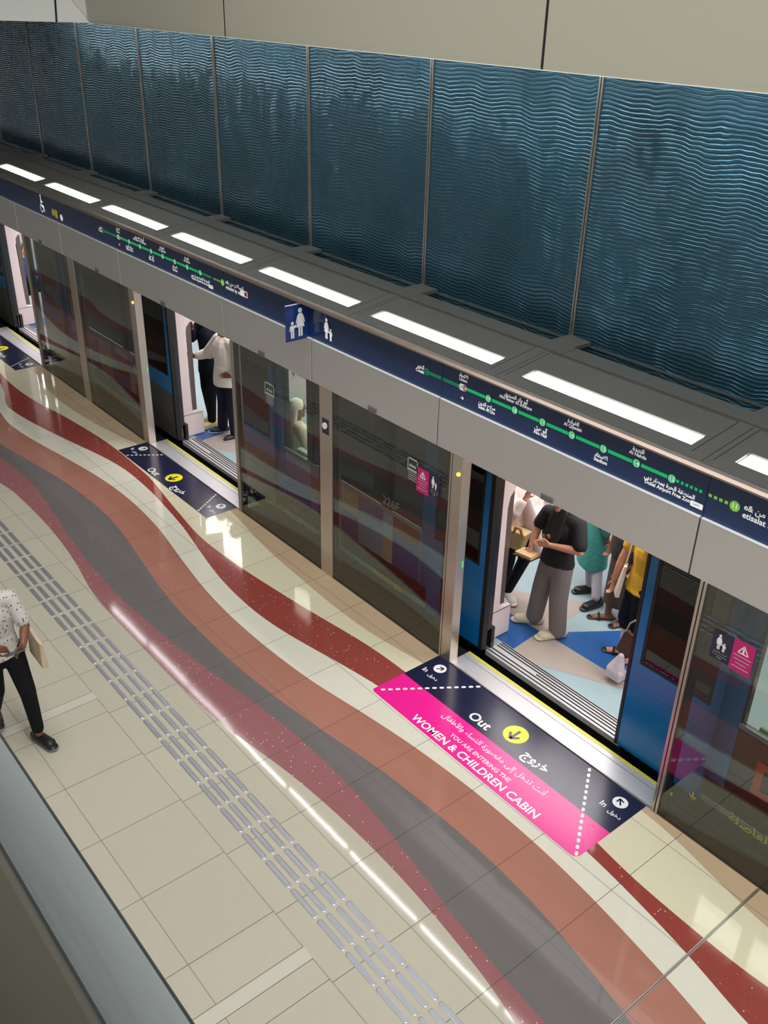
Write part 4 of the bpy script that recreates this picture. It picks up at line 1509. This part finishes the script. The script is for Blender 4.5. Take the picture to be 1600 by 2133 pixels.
b.build('case', mat('phone_case', rgb(64, 68, 70), .3), ph, bevel=.002)
tg = thing('tote_bag', 'beige cloth tote bag hanging at the walking person', 'bag', (-8.03, -3.32, .74))
CANV = cloth('canvas', rgb(206, 186, 164), .08)
b = MB()
b.cap((-8.19, -3.30, .88), (-7.93, -3.31, .88), .03, .03, side=(0, 0, 1), fa=.5)
b.prism([(-8.20, -3.325, .98), (-7.90, -3.335, .98), (-7.90, -3.31, .98), (-8.20, -3.295, .98)], [(-8.21, -3.335, .72), (-7.90, -3.345, .74), (-7.90, -3.285, .74), (-8.21, -3.275, .72)])
b.build('sack', CANV, tg, remesh=.01, relax=4)
b = MB()
b.tube([(-8.15, -3.33, .97), (-8.17, -3.34, 1.2), (-8.19, -3.37, 1.365)], .010)
b.build('strap', CANV, tg)

# woman in the grey sweatpants at the right door
p = Person('person in black T-shirt and grey sweatpants holding a booklet inside the right open door', (-6.40, 1.12, 0), -98, 1.62, SKIN2,
           {'ankR': (-6.60, 1.12, .075), 'kneeR': (-6.53, 1.09, .46), 'toeR': (-.72, -.69, 0), 'ankL': (-6.29, 1.12, .075), 'kneeL': (-6.30, 1.08, .46), 'toeL': (-.45, -.89, 0),
            'shR': (-6.56, 1.10, 1.30), 'elR': (-6.60, 1.03, 1.16), 'wrR': (-6.56, .90, 1.00), 'handR': (.2, -.6, -.75),
            'shL': (-6.22, 1.14, 1.30), 'elL': (-6.10, 1.05, 1.10), 'wrL': (-6.36, .93, 1.09), 'handL': (-.95, -.25, -.12)}, vox=.0055, hairlen=.35)
p.top(cloth('black_tee', rgb(40, 39, 41)), .83, sleeve=.40, loose=.032, name='t_shirt')
p.trousers(cloth('grey_sweat', rgb(126, 118, 116), .06), cuff=.075, loose=.02, wide=.028, name='sweatpants')
p.shoe(mat('cream_clog', rgb(206, 196, 170), .5), 'clog', names='clog')
b = MB()
hd = p.P['head']
b.cap(p.P['neck'] + p.f * .05 + V((0, 0, .04)), p.P['chest'] + p.f * .115 + V((0, 0, -.01)), .10, .125, side=p.r, fa=.5, fb=.30)
b.cap(hd - p.f * .04, p.P['chest'] - p.f * .125 - V((0, 0, .05)), .085, .10, side=p.r, fa=.5)
b.build('long_hair', HAIR, p.t, remesh=.012, relax=3)
b = MB()
c = p.P['waist'] + p.f * .155 + p.r * .05 + V((0, 0, .13))
b.ball(c, .035, .02, .03, p.r)
b.ball(c + p.r * -.06 + V((0, 0, .03)), .03, .02, .025, p.r)
b.build('yellow_print', mat('yellow_motif', rgb(150, 122, 40), .7), p.t)
bk = thing('booklet', 'thick tan booklet in the hands of the person in grey sweatpants', 'booklet', (-6.54, .84, .93))
b = MB()
b.prism([(-6.64, .775, .915), (-6.44, .775, .94), (-6.44, .905, .94), (-6.64, .905, .915)], [(-6.646, .775, .945), (-6.446, .775, .97), (-6.446, .905, .97), (-6.646, .905, .945)])
b.build('pages', mat('paper_tan', rgb(196, 160, 112), .6), bk)
b = MB()
b.prism([(-6.66, .765, .905), (-6.43, .765, .932), (-6.43, .915, .932), (-6.66, .915, .905)], [(-6.66, .765, .911), (-6.43, .765, .938), (-6.43, .915, .938), (-6.66, .915, .911)])
b.build('cover', mat('dark_cover', rgb(52, 34, 30), .4), bk)

# person half hidden behind the pillar, with shawl and straw bag
p = Person('person in white shawl half hidden by the pillar of the right open door', (-7.06, 1.28, 0), -20, 1.58, SKIN2,
           {'ankL': (-7.08, 1.22, .075), 'ankR': (-7.10, 1.12, .075), 'elR': (-6.98, 1.10, 1.12), 'wrR': (-6.92, 1.16, 1.26), 'handR': (.3, .2, .9),
            'elL': (-6.97, 1.42, 1.05), 'wrL': (-6.82, 1.30, 1.05)}, vox=.008, hairlen=.2)
p.top(mat('pale_shawl', rgb(226, 206, 200), .8, var=.1, bump=.3), .80, sleeve=.86, loose=.03, name='blouse')
p.trousers(BLKC, cuff=.10)
p.shoe(mat('white_sneaker', rgb(220, 214, 208), .5), 'shoe', mat('red_sole', rgb(150, 40, 50), .5))
b = MB()
b.cap((-6.93, 1.22, 1.22), (-6.86, 1.26, .95), .05, .085, side=(.9, .4, 0), fa=.4)
b.cap((-6.86, 1.26, .95), (-6.77, 1.28, .66), .085, .05, side=(.9, .4, 0), fa=.4)
b.build('shawl', MATS['pale_shawl'], p.t, remesh=.01, relax=3)
sb = thing('straw_bag', 'woven straw bag with tan handles beside the white shawl', 'bag', (-6.93, 1.12, .72))
b = MB()
b.prism([(-7.08, 1.03, .72), (-6.85, 1.08, .72), (-6.87, 1.19, .72), (-7.10, 1.15, .72)], [(-7.12, 1.02, .93), (-6.80, 1.08, .93), (-6.82, 1.22, .93), (-7.14, 1.17, .93)])
b.build('basket', spotted('straw_weave', rgb(214, 190, 138), rgb(150, 118, 70), 60, .28), sb, bevel=.02)
b = MB()
b.tube([(-6.93, 1.06, .92), (-6.90, 1.05, .99), (-6.85, 1.06, .99), (-6.83, 1.08, .90)], .014)
b.build('handle', mat('tan_leather', rgb(186, 120, 62), .5), sb)

# turquoise tunic, seen from behind the hand of the first
p = Person('person in a long turquoise tunic standing deeper in the saloon by the right door', (-6.64, 2.0, 0), 60, 1.62, SKIN1,
           {'ankR': (-6.40, 1.84, .075), 'ankL': (-6.62, 2.0, .075), 'toeR': (-.2, -.95, 0), 'toeL': (-.5, -.85, 0)}, vox=.008, hairlen=.25)
TURQ = spotted('turquoise_knit', rgb(58, 142, 136), rgb(96, 176, 166), 70, .3)
p.top(TURQ, .9, sleeve=.9, loose=.02, name='bodice')
p.skirt(TURQ, .36, .98, .215, .165, name='tunic_skirt', f=.72)
p.trousers(cloth('pale_grey_cloth', rgb(176, 174, 186), .06), cuff=.10, loose=.01, vox=.01)
p.shoe(BLKSHOE, 'shoe')

# dark patterned top and brown skirt
p = Person('person in black patterned top and brown skirt between turquoise tunic and yellow blouse', (-6.13, 1.83, 0), -110, 1.60, SKIN1,
           {'ankR': (-6.18, 1.76, .075), 'ankL': (-5.99, 1.84, .075), 'toeR': (-.7, -.7, 0), 'toeL': (-.4, -.9, 0)}, vox=.008, hairlen=.25)
p.top(spotted('black_dotted', rgb(26, 22, 22), rgb(104, 70, 54), 44, .17, (1, 1, 1)), .76, sleeve=.46, loose=.02, name='blouse')
p.skirt(mat('brown_pleats', rgb(66, 50, 40), .8, var=.3, scale=6, bump=.4), .20, .90, .175, .15, name='skirt')
p.shoe(BLKSHOE, 'sandal')

# yellow blouse
p = Person('person in a yellow blouse and navy knee trousers beside the right train door leaf', (-5.62, 1.42, 0), -125, 1.62, SKIN2,
           {'shR': (-5.80, 1.46, 1.30), 'elR': (-5.86, 1.38, 1.03), 'wrR': (-5.88, 1.33, .80), 'handR': (-.02, -.1, -1),
            'elL': (-5.36, 1.36, 1.02), 'wrL': (-5.33, 1.16, .78), 'handL': (-.1, -.2, -1), 'ankR': (-5.70, 1.41, .075), 'kneeR': (-5.70, 1.38, .46), 'ankL': (-5.52, 1.44, .075),
            'toeR': (-.88, -.47, 0), 'toeL': (-.6, -.8, 0)}, vox=.0055, hairlen=.2)
p.top(cloth('yellow_cotton', rgb(222, 176, 58), .1), .80, sleeve=.24, loose=.03, flare=.012, name='blouse')
p.trousers(NAVC, cuff=.40, loose=.03, wide=.012, name='knee_trousers')
p.trousers(cloth('white_legging', rgb(226, 222, 222), .04), cuff=.17, loose=.004, name='leggings', vox=.01)
p.shoe(BLKSHOE, 'sandal')
b = MB()
bmesh.ops.create_circle(b.bm, segments=8, radius=.1)
b.bm.clear()
for i in range(20):
    a0, a1 = 2 * math.pi * i / 20, 2 * math.pi * (i + 1) / 20
    c = p.P['wrR'] + V((0, 0, .03))
    b.cap(c + V((math.cos(a0) * .034, math.sin(a0) * .034, 0)), c + V((math.cos(a1) * .034, math.sin(a1) * .034, 0)), .004, .004, seg=6, rings=2)
b.build('bracelet', mat('gold', rgb(200, 160, 70), .25, metal=.9), p.t)
tt = thing('cream_tote', 'cream cloth tote bag on the shoulder of the person in the yellow blouse', 'bag', (-5.79, 1.3, .68))
b = MB()
b.prism([(-5.865, 1.32, .70), (-5.77, 1.22, .70), (-5.74, 1.25, .70), (-5.83, 1.36, .70)], [(-5.80, 1.34, 1.02), (-5.76, 1.28, 1.02), (-5.74, 1.30, 1.02), (-5.78, 1.37, 1.02)])
b.build('sack', cloth('cream_canvas', rgb(220, 208, 190), .05), tt, bevel=.008)
b = MB()
b.tube([(-5.775, 1.32, 1.01), (-5.775, 1.36, 1.2), (-5.76, 1.42, 1.36)], .008)
b.build('strap', MATS['cream_canvas'], tt)
hb = thing('handbag', 'brown leather handbag hanging in front of the white leggings', 'bag', (-5.45, 1.10, .27))
b = MB()
b.prism([(-5.585, 1.08, .28), (-5.32, 1.06, .28), (-5.32, 1.16, .28), (-5.585, 1.17, .28)], [(-5.53, 1.10, .52), (-5.36, 1.09, .52), (-5.36, 1.13, .52), (-5.53, 1.14, .52)])
b.build('pouch', mat('brown_leather', rgb(84, 46, 36), .45), hb, bevel=.015)
b = MB()
b.tube([(-5.52, 1.11, .51), (-5.49, 1.11, .62), (-5.44, 1.11, .68), (-5.39, 1.11, .62), (-5.37, 1.11, .51)], .008)
b.build('handle', mat('brass', rgb(190, 180, 160), .3, metal=.8), hb)
pb = thing('plastic_bag', 'white and pink plastic bag below the brown handbag', 'bag', (-5.5, 1.06, .02))
b = MB()
b.cap((-5.50, 1.03, .12), (-5.48, 1.05, .28), .095, .035, side=(1, 0, 0), fa=.7)
b.box(-5.58, -5.42, .98, 1.09, .03, .14)
b.build('sack', mat('plastic_film', rgb(224, 206, 216), .35, var=.22, scale=16, bump=.6), pb, remesh=.011, relax=3)

# man in the white shirt at the middle door
p = Person('person in white shirt and dark trousers inside the middle open door, hand on the pillar', (-12.36, 1.06, 0), -82, 1.70, SKIN1,
           {'shR': (-12.51, 1.06, 1.36), 'elR': (-12.66, .98, 1.14), 'wrR': (-12.80, .83, 1.07), 'handR': (-.9, -.4, .1),
            'shL': (-12.15, 1.08, 1.36), 'elL': (-11.96, 1.12, 1.12), 'wrL': (-12.12, .98, .96), 'handL': (-.9, -.35, -.1),
            'ankR': (-12.50, 1.02, .078), 'ankL': (-12.19, 1.04, .078), 'toeR': (-.45, -.9, 0), 'toeL': (-.1, -1, 0)}, vox=.006)
p.top(cloth('white_shirt', rgb(226, 218, 210), .05), .76, sleeve=.86, loose=.055, name='shirt')
p.trousers(NAVC, cuff=.085, loose=.02, wide=.01)
p.shoe(mat('dark_sneaker', rgb(30, 34, 44), .5), 'shoe', WSOLE)
# dark-clothed person behind the pillar
p = Person('person in dark navy clothes and pale yellow shoes by the middle open door pillar', (-12.96, 1.16, 0), -60, 1.70, SKIN1,
           {'shR': (-13.12, 1.1, 1.38), 'elR': (-13.14, .98, 1.22), 'wrR': (-12.93, .88, 1.44), 'handR': (.3, -.3, .9), 'ankL': (-12.76, 1.0, .078), 'kneeL': (-12.82, 1.05, .47), 'ankR': (-12.98, 1.12, .078),
            'toeL': (.1, -1, 0)}, vox=.009)
p.top(cloth('navy_jacket', rgb(22, 26, 40)), .72, sleeve=.9, loose=.03, name='jacket')
p.trousers(cloth('dark_trousers', rgb(16, 18, 24)), cuff=.1, loose=.02)
p.shoe(mat('yellow_sneaker', rgb(206, 196, 128), .6), 'shoe', WSOLE)
bp = thing('backpack', 'black bag standing on the saloon floor between the two people at the middle door', 'bag', (-12.75, 1.55, 0))
b = MB()
b.cap((-12.72, 1.62, .16), (-12.70, 1.62, .42), .15, .13, fa=.7)
b.build('sack', BLKC, bp, remesh=.014, relax=3)
b = MB()
b.cap((-12.66, 1.51, .40), (-12.58, 1.51, .36), .025, .02)
b.build('white_patch', WSOLE, bp)

# people only glimpsed through glass and at the far left door
def seated(label, x, y, z, face, H, skin, m, m2, vox=.009, hair=HAIR, hl=.12):
    f = V((math.cos(math.radians(face)), math.sin(math.radians(face)), 0))
    r = V((f.y, -f.x, 0))
    c = V((x, y, z))
    zz = z + .50 - .525 * H
    q = {}
    for k, s in (('R', 1), ('L', -1)):
        q['hip' + k] = c + r * .09 * s + V((0, 0, .50))
        q['knee' + k] = c + r * .12 * s + f * .42 + V((0, 0, .50))
        q['ank' + k] = c + r * .12 * s + f * .42 + V((0, 0, .08))
        q['wr' + k] = c + r * .14 * s + f * .32 + V((0, 0, .62))
        q['el' + k] = c + r * .23 * s + f * .06 + V((0, 0, .74))
    p = Person(label, (x, y, zz), face, H, skin, {k: tuple(v) for k, v in q.items()}, vox=vox, hair=hair, hairlen=hl)
    p.top(m, .49 * H, sleeve=.9, loose=.03, name='robe_top')
    p.trousers(m2, cuff=.09, loose=.03, wide=.02, name='robe_lower')
    return p
WROBE = mat('white_robe', rgb(228, 226, 204), .8, var=.06, bump=.4)
seated('person in white robe seated behind the bright window right of the middle door', -10.22, .74, 0, 80, 1.74, SKIN1, WROBE, WROBE, hair=WROBE, hl=.30)
p = seated('person in white seated on a green bench behind glass at the right edge', -3.62, .76, 0, 92, 1.66, SKIN2, WROBE, WROBE)
seated('person in a blue shirt seated just inside the left open door', -19.5, .96, 0, 60, 1.66, SKIN2, cloth('blue_shirt', rgb(36, 56, 110)), BLKC)
